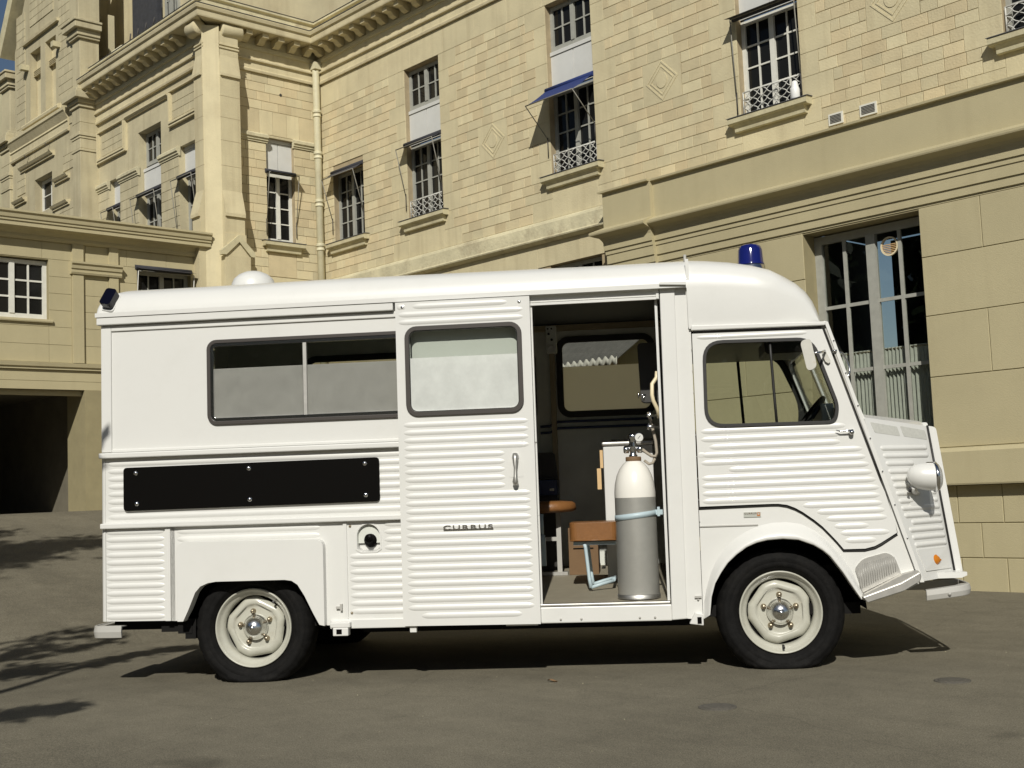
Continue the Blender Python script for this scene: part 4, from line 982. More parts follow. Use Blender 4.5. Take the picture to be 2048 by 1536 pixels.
# lever handle with its pressed recess
mb = MB(); mb.prism(rpoly([(-1.405, 1.05), (-1.405, 1.135), (-1.325, 1.14), (-1.325, 1.05)], .012), S, -.1195, -.117); mb.build('handle_recess', 'white', sd)
mb = MB(); mb.tube([(-1.366, -.135, 1.175), (-1.366, -.143, 1.150), (-1.366, -.147, 1.10), (-1.367, -.150, 1.055), (-1.368, -.150, 1.025), (-1.368, -.145, 1.008)], [.014, .016, .0085, .010, .0165, .012], 12); hd = mb.build('door_handle', 'alu', sd)
mb = MB(); mb.lathe([(.019, -.118), (.019, -.128), (.014, -.136), (.001, -.137)], lambda a, b, h: (-1.366+a, h, 1.160+b), 16); mb.build('handle_rose', 'chrome', hd)
mb = MB(); mb.box(-1.370, -1.360, -.152, -.138, 1.150, 1.168); mb.build('lock_barrel', 'black', hd)
mb = MB(); mb.box(-1.97, -1.935, -.10, -.07, .240, .275); mb.box(-1.45, -1.28, -.10, -.075, .262, .2735); mb.build('roller_guide', 'white', sd)
# raised letters on the door
def letters(txt, size, width, mat_, parent, name, ext=.004):
    """each letter a mesh of its own, in the (x, z) plane facing -y"""
    cu = bpy.data.curves.new('lettering', 'FONT'); cu.body = txt; cu.size = 1.0; cu.extrude = 0.0; cu.offset = .008; cu.space_character = 1.2
    to = bpy.data.objects.new('lettering', cu); C.objects.link(to); bpy.context.view_layer.update()
    me = bpy.data.meshes.new_from_object(to.evaluated_get(bpy.context.evaluated_depsgraph_get()))
    bpy.data.objects.remove(to, do_unlink=True)
    vs = [v.co.copy() for v in me.vertices]; x0 = min(v.x for v in vs); x1 = max(v.x for v in vs); y0 = min(v.y for v in vs); y1 = max(v.y for v in vs)
    kx = width/(x1-x0); ky = size/(y1-y0)
    bm = bmesh.new(); bm.from_mesh(me)
    for v in bm.verts: v.co = Vector(((v.co.x-x0)*kx, 0, (v.co.y-y0)*ky))
    r_ = bmesh.ops.extrude_face_region(bm, geom=bm.faces[:]); 
    for g_ in r_['geom']:
        if isinstance(g_, bmesh.types.BMVert): g_.co.y += ext
    bmesh.ops.recalc_face_normals(bm, faces=bm.faces)
    # split into letters by x gaps (connected islands)
    isl = []; seen = set()
    for v in bm.verts:
        if v in seen: continue
        st = [v]; comp = []
        while st:
            a = st.pop()
            if a in seen: continue
            seen.add(a); comp.append(a)
            for e_ in a.link_edges: st.append(e_.other_vert(a))
        isl.append(comp)
    isl.sort(key=lambda c_: min(v.co.x for v in c_)); obs = []
    for comp in isl:
        idx = {v: i for i, v in enumerate(comp)}; fs = {f for v in comp for f in v.link_faces}
        m2 = bpy.data.meshes.new(name); m2.from_pydata([tuple(v.co) for v in comp], [], [tuple(idx[v] for v in f.verts) for f in fs]); m2.materials.append(M[mat_])
        o = bpy.data.objects.new(name, m2); C.objects.link(o); o.parent = parent; obs.append(o)
    bm.free(); return obs
for o in letters('CURRUS', .023, .268, 'chrome', sd, 'letter'): o.location = (-1.768, -.130, .782)
mb = MB(); mb.box(-1.768, -1.498, -.128, -.120, .7805, .7845); mb.build('letter_bar', 'chrome', sd)
# ---- door opening: header track, posts, sill
mb = MB(); mb.box(-1.262, -.565, -.060, -.03, 1.998, 2.034); mb.box(-1.262, -.565, -.068, -.045, 1.980, 1.994); mb.box(-.580, -.566, -.075, -.045, 1.982, 2.010); mb.build('door_track', 'white', van)
mb = MB(); mb.box(-1.262, -.565, -.044, -.034, 1.994, 1.998); mb.build('track_groove', 'steel_grey', van)
mb = MB(); mb.box(-1.30, -.57, -.055, .02, .266, .352); bevel(mb.build('sill', 'white', van), .006)
mb = MB(); mb.box(-1.30, -.575, -.058, .0, .353, .368); bevel(mb.build('tread_strip', 'alu', van), .004)
for x in (-1.16, -1.05, -.74, -.66):
    mb = MB(); mb.lathe([(.001, -.060), (.006, -.059), (.007, -.055)], lambda a, b, h: (x+a, h, .285+b), 8); mb.build('screw', 'steel_grey', van)
# B post: flat strip, fluted column, cab seam
mb = MB(); mb.prism([(-.572, .270), (-.492, .275), (-.480, 2.036), (-.560, 2.040)], S, -.066, .03); bevel(mb.build('door_post', 'white', van), .005)
mb = MB(); mb.prism([(-.492, .275), (-.410, .268), (-.402, 1.82), (-.412, 2.04), (-.480, 2.036)], S, -.050, -.02); mb.build('post_panel', 'white', van)
mb = MB(); mb.box(-.590, -.576, -.03, .02, .37, 1.98); mb.build('post_rubber', 'white_in', van)
mb = MB(); mb.prism([(-.56, 2.052), (-.418, 2.044), (-.418, 2.060), (-.56, 2.064)], S, -.112, -.05); mb.build('gutter_end', 'white', van)
mb = MB(); mb.prism([(-.482, .250), (-.408, .240), (-.408, .300), (-.45, .310)], S, -.085, -.02); bevel(mb.build('jacking_point', 'white', van), .004)
mb = MB(); mb.box(-.440, -.418, -.090, -.05, .252, .285); mb.build('jacking_socket', 'black', van)
mb = MB(); mb.box(-.448, -.412, -.062, -.04, .382, .392); mb.build('latch', 'steel_grey', van)
mb = MB(); mb.lathe([(.001, -.058), (.006, -.056), (.0065, -.05)], lambda a, b, h: (-.43+a, h, .372+b), 8); mb.build('screw', 'steel_grey', van)
# ---- cab roof dome
def cab_dome():
    mb = MB(); rows = []
    T = [(-.415, 2.268), (-.30, 2.258), (-.18, 2.242), (-.06, 2.216), (.04, 2.182), (.13, 2.138), (.20, 2.088), (.25, 2.035), (.285, 1.975), (.31, 1.905), (.325, 1.85), (.332, 1.818)]
    for x, t in T:
        s_ = (t-1.818)/(2.268-1.818); hw = 1.0 if x < .05 else 1.0-.06*((x-.05)/.28)**1.5
        sec = [(-.066, 1.818), (-.071, 1.88), (-.072, 1.96)]+RPROF+[(1.912, 1.96), (1.911, 1.88), (1.906, 1.818)]
        rows.append([(x-(.05*(abs(y-.92)/.99)**6 if x > .1 else 0), .92+(y-.92)*hw, 1.818+(z-1.818)*s_) for y, z in sec])
    mb.grid(rows); return mb.build('cab_roof', 'white', van)
cab_dome()
mb = MB(); mb.prism([(-.418, 2.19), (-.400, 2.19), (-.396, 1.81), (-.412, 1.81)], S, -.070, -.052); mb.build('cab_seam', 'white', van)
mb = MB(); mb.tube([(-.413, .05, 2.17), (-.413, .05, 2.235)], .008, 8); mb.build('roof_finial', 'steel_grey', van)
mb = MB(); mb.prism([(-.402, 1.800), (.300, 1.794), (.305, 1.814), (-.402, 1.826)], S, -.082, -.03); bevel(mb.build('cab_gutter', 'white', van), .004)
mb = MB(); mb.prism([(-.39, 1.790), (.285, 1.782), (.285, 1.7945), (-.39, 1.8005)], S, -.050, -.03); mb.build('door_gap', 'rubber', van)
# beacon
be = empty('beacon_mount'); be.parent = van; be.location = (.012, .90, 2.20)
mb = MB(); mb.lathe([(.095, -.02), (.092, .02), (.086, .10), (.080, .105), (.001, .106)], lambda a, b, h: (.012+a, .90+b, 2.20+h), 28); bb = mb.build('beacon_base', 'chrome', van)
mb = MB(); mb.lathe([(.083, .105), (.083, .112), (.078, .12), (.073, .20), (.064, .222), (.045, .232), (.001, .234)], lambda a, b, h: (.012+a, .90+b, 2.20+h), 28); mb.build('blue_beacon', 'blue_glass', bb)
bpy.data.objects.remove(be, do_unlink=True)
# ---- cab door
door = [(-.400, .860), (-.398, 1.782), (.285, 1.774), (.533, .969), (.557, .905), (.600, .742), (.606, .694), (.522, .644), (.490, .628), (.440, .616), (.332, .616), (.302, .655), (.265, .698), (.230, .737), (.190, .772), (.133, .815), (.095, .838), (.054, .855), (.010, .862), (-.027, .863)]
winD = rpoly([(-.354, 1.275), (-.347, 1.742), (.232, 1.733), (.352, 1.362), (.330, 1.27)], [.11, .11, .085, .09, .075], 7)
# smoother front lower corner
mb = MB(); mb.prism(door, S, -.076, -.052, holes=[offset(winD, .010)])
rib(mb, -.375, .205, 1.762-.002, -.076, w=.028)
cr = [(1.256, -.375, .375), (1.213, -.378, .350), (1.172, -.335, .345), (1.131, -.380, .455), (1.089, -.382, .470), (1.050, -.24, .485), (1.008, -.382, .500), (.968, -.384, .515), (.926, -.384, .530), (.886, -.384, .530), (.848, .135, .540), (.812, .205, .550), (.775, .251, .560), (.735, .289, .465), (.699, .319, .568), (.660, .340, .500)]
for z, a, b in cr: rib(mb, a, b, z, -.076, slope=.006)
rib(mb, -.398, -.355, 1.131+.0, -.076, h=.002)
cd = mb.build('cab_door', 'white', van)
mb = MB(); outline_strip(winD, .018, -.086, -.05, mb); dg = bevel(mb.build('door_window_gasket', 'rubber', cd), .006, 2)
mb = MB(); mb.prism(offset(winD, .016), S, -.068, -.065); mb.build('door_glass', 'glass', dg)
mb = MB(); mb.tube([(.010, -.062, 1.735), (.013, -.062, 1.62), (.020, -.062, 1.40), (.025, -.062, 1.28)], .008, 6); mb.build('glass_edge_bar', 'rubber', dg)
mb = MB(); mb.tube([(.322, -.098, 1.236), (.345, -.100, 1.229), (.38, -.102, 1.231), (.41, -.102, 1.232)], [.002, .004, .0045, .006], 8); dh = mb.build('door_handle', 'chrome', cd)
mb = MB(); mb.lathe([(.014, -.076), (.013, -.095), (.012, -.108), (.001, -.110)], lambda a, b, h: (.402+a, h, 1.222+b), 14); mb.build('lock_barrel', 'chrome', dh)
for k in range(9):
    mb = MB(); z = 1.70-.115*k; mb.lathe([(.001, -.060), (.003, -.059), (.0035, -.055)], lambda a, b, h: (-.4025+a*.8, h-.002, z+b), 6); mb.build('rivet', 'steel_grey', van)
# dark gaps round the door
def gapline(pts, r=.004, y=-.056):
    m_ = MB(); m_.tube([(x, y, z) for x, z in pts], r, 5); return m_.build('door_gap', 'rubber', van)
gapline([(.292, 1.775), (.541, .966), (.556, .91), (.568, .88)], .0045)
gapline([(.583, .80), (.600, .745), (.609, .694)], .004)
lowg = [(-.404, .851), (-.027, .856), (.012, .855), (.056, .847), (.098, .830), (.136, .808), (.194, .764), (.234, .729), (.270, .689), (.306, .647), (.333, .608), (.44, .607), (.492, .618), (.524, .634), (.608, .686)]
gapline(lowg, .0085, -.058)
# ---- cab front pillar strip and front wing
mb = MB(); mb.prism([(.296, 1.818), (.316, 1.812), (.727, .436), (.706, .436)], S, -.078, -.03); mb.build('front_pillar', 'white', van)
mb = MB(); mb.tube([(.302, -.070, 1.776), (.705, -.070, .47)], .0048, 6); mb.build('pillar_piping', 'steel_grey', van)
for k in range(7):
    t = .06+.13*k; x, z = .308+(.712-.308)*t+.008, 1.79+(.45-1.79)*t
    mb = MB(); mb.lathe([(.001, -.084), (.004, -.083), (.005, -.078)], lambda a, b, h: (x+a, h, z+b), 8); mb.build('screw', 'chrome', van)
archF = [(-.372, .296), (-.360, .390), (-.339, .459), (-.305, .515), (-.269, .563), (-.220, .606), (-.167, .642), (-.115, .663), (-.06, .675), (.021, .679), (.101, .671), (.179, .640), (.222, .612), (.256, .581), (.315, .498), (.359, .425), (.403, .357)]
wingo = [(-.408, .275)]+archF+[(.434, .346), (.52, .370), (.65, .401), (.724, .438), (.565, .967), (.545, .965), (.575, .86), (.612, .69)]+[(x, z-.001) for x, z in reversed(lowg[:-1])]
mb = MB(); mb.prism(wingo, S, -.058, -.034); mb.build('front_wing', 'white', van)
mb = MB(); mb.box(-.405, -.10, -.064, -.05, .752, .758); mb.build('wing_seam', 'steel_grey', van)
# flared wheel arch lip
archO = [(-.408, .270), (-.402, .36), (-.388, .425), (-.360, .513), (-.325, .581), (-.277, .645), (-.222, .692), (-.162, .727), (-.097, .754), (-.03, .768), (.045, .770), (.12, .758), (.19, .722), (.25, .672), (.315, .595), (.372, .50), (.410, .40)]
archO[-1] = (.425, .372)
rows = []
for i, (ai, ao) in enumerate(zip(archF, archO)):
    ai = Vector(ai); ao = Vector(ao); row = []; fade = min(1, i/2.5, (len(archF)-1-i)/2.5+.35)
    for t, d in ((0, .0), (0.0, .050), (.06, .060), (.25, .056), (.5, .040), (.75, .016), (1, -.002)):
        p = ai+(ao-ai)*t; row.append((p.x, -.056-d*(.55+.45*fade), p.y))
    rows.append(row)
mb = MB(); mb.grid(rows); mb.build('wheel_arch_flare', 'white', van)
# badge plate on the strip
mb = MB(); mb.box(-.172, -.083, -.0625, -.057, .796, .823); bd = mb.build('maker_badge', 'badge', van)
for o in letters('CURRUS', .0085, .062, 'badge_ink', bd, 'letter', ext=.0012): o.location = (-.168, -.0642, .8115)
mb = MB(); mb.prism(rrect(-.103, -.087, .801, .820, .004), S, -.064, -.062, holes=[rrect(-.100, -.090, .808, .818, .003)]); mb.build('emblem', 'badge_orange', bd)
# front step
st = rpoly([(.384, .513), (.422, .562), (.551, .594), (.589, .566), (.616, .482), (.416, .390)], [.01, .035, .025, .025, 0, 0], 4)
mb = MB(); mb.prism(st, S, -.068, -.055); stp = mb.build('step_plate', 'alu', van)
for k in range(17):
    x = .405+.0115*k; zt = .548+.033*min(1, (x-.42)/.13) if x > .425 else .53; zb = .40+(x-.416)*.46+.012
    m_ = MB(); m_.tube([(x, -.069, zb), (x-.004, -.069, zt-.012)], .0013, 5); m_.build('flute', 'alu', stp)
mb = MB(); mb.prism([(.407, .372), (.418, .386), (.616, .482), (.690, .500), (.700, .488), (.60, .430)], S, -.125, -.05); mb.build('step_tread', 'alu', van)
mb = MB(); mb.prism([(.404, .372), (.420, .350), (.434, .343), (.602, .393), (.696, .446), (.704, .470), (.697, .492), (.600, .440)], S, -.134, -.122); bevel(mb.build('step_edge', 'alu', van), .005)
# ---- nose: tapered side panels, bonnet, radiator shell
def edge_r(z): t = (1.30-z)/(1.30-.438); return Vector((.476+(.727-.476)*t, -.042, z))
def edge_f(z): t = (1.253-z)/(1.253-.44); return Vector((.858+(.956-.858)*t, .25, z))
def nose(a, h, z, far=False):
    zr = z; p = edge_r(z+.0).lerp(edge_f(z-.0), a); d = edge_f(z)-edge_r(z); nrm = Vector((d.y, -d.x, 0)).normalized()
    p = p+nrm*h
    if far: p.y = 1.84-p.y
    return tuple(p)
for far in (False, True):
    mb = MB(); rows = []
    for i in range(9):
        t = i/8; row = []
        for j in range(9):
            a = j/8; zt = 1.300+(1.253-1.300)*a; zb = .438+.002*a
            row.append(nose(a, 0, zt+(zb-zt)*t, far))
        rows.append(row)
    mb.grid(rows)
    if not far:
        R_ = [(1.135, .10, .93), (1.094, .10, .93), (1.053, .10, .62), (1.011, .10, .52), (.972, .10, .42), (.934, .10, .43), (.894, .10, .40), (.854, .10, .40), (.816, .10, .95), (.777, .11, .95), (.741, .22, .95), (.702, .11, .95), (.662, .12, .95), (.622, .12, .95)]
        for z, a, b in R_: rib(mb, a, b, z, 0, w=.032, h=.008, fn=lambda x, hh, zz: nose(x, hh, zz))
        for z in (.894, .854): rib(mb, .84, .94, z, 0, w=.03, h=.007, fn=lambda x, hh, zz: nose(x, hh, zz))
    npn = mb.build('nose_panel', 'white', van)
    if not far:
        for a0, a1 in ((.075, .49), (.545, .95)):
            vm = MB(); zt0 = 1.278-.045*a0; zt1 = 1.278-.045*a1
            pr_ = rpoly([(a0+.02, zt0-.056), (a0, zt0), (a1, zt1-.006), (a1+.015, zt1-.058)], [.012]*4, 3)
            vm.prism(pr_, lambda a, b, d: nose(a, d, b), -.006, .0012); vm.build('nose_vent', 'vent_grey', npn)
        vm = MB(); pr_ = rpoly([(.12, .60), (.90, .60), (.93, .485), (.18, .485)], [.01]*4, 3); vm.prism(pr_, lambda a, b, d: nose(a, d, b), -.004, .005); bevel(vm.build('lamp_boss', 'white', npn), .003)
mb = MB(); rows = []
for j in range(7):
    a = j/6; row = []
    for k in range(13):
        s_ = k/12; p = Vector(nose(a, 0, 1.300-.047*a)); y0, y1 = p.y, 1.84-p.y; row.append((p.x, y0+(y1-y0)*s_, p.z+.05*(1-(2*s_-1)**4)))
    rows.append(row)
mb.grid(rows); mb.build('bonnet', 'white', van)
mb = MB(); sh = rpoly([(.862, 1.254), (.905, 1.246), (.998, .462), (.990, .446), (.957, .440)], [0, .02, .012, .01, 0], 4)
mb.prism(sh, S, .245, 1.595); bevel(mb.build('radiator_shell', 'white', van), .012, 3)
mb = MB(); mb.tube([(.860, .243, 1.256), (.957, .243, .445)], .006, 6); mb.build('shell_gap', 'rubber', van)
mb = MB(); mb.tube([(.855, .262, 1.262), (.86, .9, 1.285), (.855, 1.58, 1.262)], .012, 8); mb.build('bonnet_trim', 'white', van)
for k in range(9):
    z = 1.15-.07*k; x = .91+(1.25-z)*.108; m_ = MB(); m_.box(x, x+.012, .45, 1.39, z, z+.02); m_.build('grille_bar', 'alu', van)
mb = MB(); mb.prism([(.724, .438), (.957, .440), (.985, .452), (.985, .470), (.724, .470)], S, .10, 1.74); mb.build('nose_valance', 'white', van)
# windscreen
def wsf(a, b, d): return (.300+(1.818-b)*.345+d, a, b)
ho = [rrect(.06, .88, 1.36, 1.77, .07), rrect(.96, 1.78, 1.36, 1.77, .07)]
mb = MB(); mb.prism([(-.05, 1.29), (1.89, 1.29), (1.87, 1.815), (-.03, 1.815)], wsf, -.02, .0, holes=ho); ws = mb.build('windscreen_frame', 'white', van)
for h_ in ho:
    m_ = MB(); m_.prism(h_, wsf, .001, .008, holes=[offset(h_, .025)]); m_.build('windscreen_gasket', 'rubber', ws)
    m_ = MB(); m_.prism(offset(h_, .01), wsf, -.012, -.009); m_.build('windscreen_pane', 'glass', ws)
# headlamps
for far in (0, 1):
    yy = 1.84-.005 if far else .005
    f_ = lambda a, b, h: (h, yy+a, .978+b-.06*(h-.78))
    mb = MB(); mb.lathe([(.001, .690), (.022, .693), (.045, .707), (.060, .730), (.069, .760), (.073, .795), (.074, .825)], f_, 28); hl = mb.build('headlamp', 'white', van)
    mb = MB(); mb.lathe([(.074, .822), (.079, .824), (.080, .834), (.076, .842), (.070, .843)], f_, 28); mb.build('headlamp_ring', 'chrome', hl)
    mb = MB(); mb.lathe([(.073, .838), (.068, .850), (.050, .861), (.025, .867), (.001, .868)], f_, 28); mb.build('headlamp_lens', 'lens', hl)
    mb = MB(); mb.tube([(.72, yy, .93), (.735, yy+(.06 if not far else -.06), .90), (.76, yy+(.12 if not far else -.12), .89)], .016, 8); mb.build('headlamp_stalk', 'white', hl)
    if not far:
        mb = MB(); mb.prism([(.30, .905), (.60, .90), (.60, .815), (.32, .815)], lambda a, b, d: nose(a, d, b), -.002, .004); mb.build('headlamp_bracket', 'white', hl)
        mb = MB(); mb.tube([(.70, yy, .925), (.70, yy, .90)], .009, 6); mb.build('cable_gland', 'rubber', hl)
        mb = MB(); mb.box(.79, .84, yy-.012, yy+.012, 1.048, 1.054); mb.build('rim_clip', 'chrome', hl)
# indicators
f_ = lambda a, b, h: (h, .125+a-.0, .535+b)
mb = MB(); mb.lathe([(.020, .735), (.033, .745), (.036, .760), (.0365, .812)], f_, 20); ih = mb.build('indicator_housing', 'white', van)
mb = MB(); mb.lathe([(.0375, .810), (.037, .816), (.030, .838), (.016, .853), (.006, .858), (.004, .863), (.001, .864)], f_, 20); mb.build('amber_lens', 'amber', ih)
# bumpers
def channel(path, z0f, h, th, name, m):
    """upright bent strip following a plan path"""
    mb = MB(); n = len(path); rows = []
    for i, (x, y) in enumerate(path):
        a = Vector(path[max(0, i-1)]); b = Vector(path[min(n-1, i+1)]); t = (b-a).normalized(); nn = Vector((t.y, -t.x)); z = z0f(x, y)
        o = Vector((x, y)); q_ = o-nn*th
        rows.append([(o.x, o.y, z), (o.x+nn.x*.006, o.y+nn.y*.006, z+h*.5), (o.x, o.y, z+h), (q_.x, q_.y, z+h), (q_.x, q_.y, z)])
    mb.grid(rows, smooth=False, closed=True); mb.add(rows[0], [(0, 1, 2, 3, 4)]); mb.add(rows[-1], [(0, 1, 2, 3, 4)]); return bevel(mb.build(name, m, van), .004)
fb = [(.758, .045), (.85, .040), (.93, .045), (.965, .060), (.990, .090), (1.002, .13), (1.010, .4), (1.015, .92), (1.010, 1.45), (1.002, 1.71), (.990, 1.75), (.965, 1.78), (.93, 1.795), (.758, 1.795)]
fbm = channel(chaikin(fb, 2), lambda x, y: .328+.028*max(0, (x-.758)/.25), .056, .012, 'front_bumper', 'steel_grey')
fbt = MB(); fbt.prism([(.758, .046), (.93, .048), (.975, .075), (.998, .13), (.96, .15), (.92, .10), (.758, .085)], lambda a, b, d: (a, b, d+.028*max(0, (a-.758)/.25)), .380, .3845); fbt.build('bumper_flange', 'steel_grey', fbm)
mb = MB(); mb.lathe([(.001, .028), (.008, .030), (.010, .036)], lambda a, b, h: (.875+a, h, .362+b), 10); mb.build('bolt', 'steel_grey', fbm)
for yy in (.35, 1.45):
    mb = MB(); mb.box(.72, 1.0, yy, yy+.012, .36, .41); mb.build('bumper_bracket', 'steel_grey', fbm)
rbm = chaikin([(-3.600, -.075), (-3.70, -.076), (-3.765, -.065), (-3.782, .0), (-3.784, .20), (-3.78, .40)], 3)
rb1 = channel(list(reversed(rbm)), lambda x, y: .241, .066, .012, 'rear_bumper', 'steel_grey')
mb = MB(); mb.prism([(x, y) for x, y in rbm]+[(-3.70, .40), (-3.70, .05), (-3.60, -.0)], lambda a, b, d: (a, b, d), .298, .303); mb.build('bumper_flange', 'steel_grey', rb1)
# mirrors
mb = MB(); mo = rpoly([(.150, 1.70), (.205, 1.715), (.232, 1.560), (.180, 1.540)], [.026, .026, .028, .026], 6); mo = [(x, z) for x, z in mo]
mb.prism(mo, lambda a, b, d: (a+d*.15, -.205+d, b), -.008, .012); mr = bevel(mb.build('wing_mirror', 'gloss_grey', van), .006, 3)
mb = MB(); mb.tube([(.208, -.202, 1.634), (.235, -.205, 1.636), (.262, -.175, 1.642), (.285, -.12, 1.655), (.292, -.085, 1.648)], .0065, 8); mb.build('mirror_arm', 'chrome', mr)
mb = MB(); mb.prism(rpoly([(.288, 1.60), (.276, 1.648), (.294, 1.656), (.318, 1.60), (.306, 1.588)], .006, 3), S, -.092, -.076); mb.build('mirror_bracket', 'gloss_grey', mr)
mb = MB(); mb.tube([(.330, -.085, 1.652), (.352, -.085, 1.655)], .007, 8); mb.build('bracket_screw', 'chrome', mr)
mb = MB(); mb.tube([(.358, -.03, 1.655), (.392, .0, 1.650), (.415, .01, 1.61), (.427, .01, 1.57), (.425, .0, 1.54), (.405, -.03, 1.515)], .006, 8); mb.build('grab_hook', 'chrome', van)
# ---- far side, underbody, inside faces
winF = [rrect(-1.245, -.62, 1.50, 2.005, .06), rrect(-3.05, -1.45, 1.46, 1.95, .06)]
farF = rpoly([(-.33, 1.385), (-.33, 1.865), (.195, 1.905), (.335, 1.56), (.345, 1.42), (.30, 1.37)], [.09, .06, .10, .06, .06, .06], 6)
farF = rpoly([(-.42, 1.28), (-.42, 1.832), (.235, 1.836), (.378, 1.50), (.36, 1.30)], [.05, .05, .10, .08, .06], 6)
cabx = [(-.47, .86), (-.47, 1.995), (.20, 1.97), (.235, 1.80), (.60, .70), (.30, .62)]
mb = MB(); mb.prism([(-3.70, .30), (-.47, .30), (-.47, 2.06), (-3.70, 2.06)], S, YF-.05, YF-.02, holes=winF)
mb.prism([(-.469, .62), (.66, .62), (.42, 1.50), (.31, 1.88), (-.469, 1.88)], S, YF-.05, YF-.02, holes=[farF]); fs = mb.build('far_side_panel', 'white', van)
mb = MB(); mb.prism([(-3.69, .40), (-.47, .40), (-.47, 2.10), (-3.69, 2.10)], S, YF-.075, YF-.055, holes=winF); mb.build('inner_lining', 'grey_in', van)
for w_ in winF:
    m_ = MB(); m_.prism(offset(w_, -.03), S, YF-.09, YF-.07, holes=[offset(w_, .014)]); g_ = m_.build('far_window', 'rubber', van)
    zc = 1.825
    m_ = MB(); m_.prism(half(offset(w_, .01), zc, True), S, YF-.062, YF-.058); m_.build('frosted_pane', 'frost_far', g_)
    m_ = MB(); m_.prism(half(offset(w_, .01), zc+.0005, False), S, YF-.062, YF-.058); m_.build('clear_pane', 'glass', g_)
m_ = MB(); m_.prism(offset(farF, -.03), S, YF-.075, YF-.052, holes=[offset(farF, .012)]); g_ = m_.build('far_window', 'rubber', van)
m_ = MB(); m_.prism(offset(farF, .01), S, YF-.045, YF-.042); m_.build('clear_pane', 'glass', g_)
m_ = MB(); m_.tube([(-.03, YF-.05, 1.83), (-.02, YF-.05, 1.6), (-.005, YF-.05, 1.28)], .011, 6); m_.build('glass_edge_bar', 'rubber', g_)
mb = MB()
for a, b, y0 in ((-3.69, -3.34, -.025), (-3.34, -2.42, .33), (-2.42, -.44, -.025)):
    za = .365+.0468*(y0+.03); mb.add([(a, y0, za), (b, y0, za), (b, 1.83, .452), (a, 1.83, .452)], [(0, 1, 2, 3)]); mb.add([(a, y0, za-.03), (b, y0, za-.03), (b, 1.83, .42), (a, 1.83, .42)], [(0, 1, 2, 3)])
mb.build('cabin_floor', 'floor_in', van)
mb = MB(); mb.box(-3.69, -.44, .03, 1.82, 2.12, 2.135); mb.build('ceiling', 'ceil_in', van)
mb = MB(); mb.box(-3.66, -3.64, -.02, 1.83, .36, 2.12); mb.box(-3.63, -1.28, -.028, -.018, .72, 1.38); mb.box(-3.63, -1.28, -.028, -.018, 1.90, 2.12); mb.box(-1.93, -1.28, -.028, -.018, 1.38, 1.90); mb.build('near_lining', 'grey_in', van)
mb = MB(); mb.prism([(.02, .42), (1.83, .45), (1.83, 2.13), (.02, 2.13)], lambda a, b, d: (d, a, b), -.52, -.50, holes=[[(.10, 1.35), (1.75, 1.35), (1.75, 1.95), (.10, 1.95)]]); mb.build('bulkhead', 'grey_in', van)
mb = MB(); mb.box(-3.70, .42, .06, 1.80, .27, .33); mb.box(-3.4, -3.2, -.0, 1.86, .26, .33); mb.box(-2.1, .10, 1.79, 1.86, .24, .4); mb.box(-2.25, -.45, .0, .05, .235, .335); mb.build('underbody', 'under', van)
mb = MB(); mb.box(.40, .68, .5, 1.35, .34, .46); mb.box(.02, .30, .45, 1.4, .22, .33); mb.build('engine_cradle', 'under', van)
mb = MB(); mb.tube([(-2.873, .05, .285), (-2.873, 1.80, .285)], .035, 10); mb.tube([(0, .05, .285), (0, 1.80, .285)], .03, 10); mb.build('axles', 'under', van)
mb = MB(); mb.box(-3.30, -3.22, -.01, .09, .25, .33); mb.box(-3.26, -3.20, -.005, .08, .22, .29); mb.build('spring_hanger', 'under', van)
for cx, r in ((-2.873, .44), (.0, .44)):
    mb = MB(); rows = []
    for t in range(0, 181, 10): rows.append([(cx+r*math.cos(R(t)), y, max(.22, .30+.40*math.sin(R(t)))) for y in (-.027, .32)])
    mb.grid(rows); mb.add([r_[1] for r_ in rows], [tuple(range(len(rows)))]); mb.build('wheel_well', 'under', van)
# cab interior
mb = MB(); mb.box(-.44, .55, .04, 1.82, .50, .53); mb.build('cab_floor', 'under', van)
mb = MB(); mb.prism([(.36, 1.02), (.36, 1.37), (.40, 1.385), (.47, 1.36), (.56, 1.02)], S, .10, 1.76); mb.build('dashboard', 'grey_in', van)
mb = MB(); mb.box(.30, .37, .25, .60, 1.30, 1.40); bevel(mb.build('instrument_cowl', 'grey_in', van), .01)
sw = Matrix.Translation((.215, .45, 1.285)) @ Matrix.Rotation(R(-52), 4, 'Y')
mb = MB(); mb.tube([tuple(sw @ Vector((.20*math.cos(R(t)), .20*math.sin(R(t)), 0))) for t in range(0, 360, 12)], .014, 8, closed=True); swo = mb.build('steering_wheel', 'rubber', van)
mb = MB()
for t in (90, 210, 330): mb.tube([tuple(sw @ Vector((0, 0, 0))), tuple(sw @ Vector((.20*math.cos(R(t)), .20*math.sin(R(t)), 0)))], .010, 6)
mb.tube([tuple(sw @ Vector((0, 0, 0.01))), tuple(sw @ Vector((0, 0, -.55)))], .02, 8); mb.build('steering_column', 'rubber', swo)
for yy in (.22, 1.10):
    mb = MB(); mb.box(-.42, .02, yy, yy+.5, .80, .90); bevel(mb.build('cab_seat', 'leather', van), .03, 3)
    mb = MB(); mb.prism(rpoly([(-.44, .88), (-.46, 1.29), (-.40, 1.31), (-.33, .90)], .03, 4), S, yy, yy+.5); bevel(mb.build('seat_back', 'leather', van), .02, 3)
mb = MB(); mb.box(-.40, .28, .06, 1.78, 1.80, 1.812); mb.build('cab_headlining', 'dark_vinyl', van)
mb = MB(); mb.prism(rrect(.02, .24, 1.70, 1.79, .02), S, .35, .75); mb.build('sun_visor', 'dark_vinyl', van)
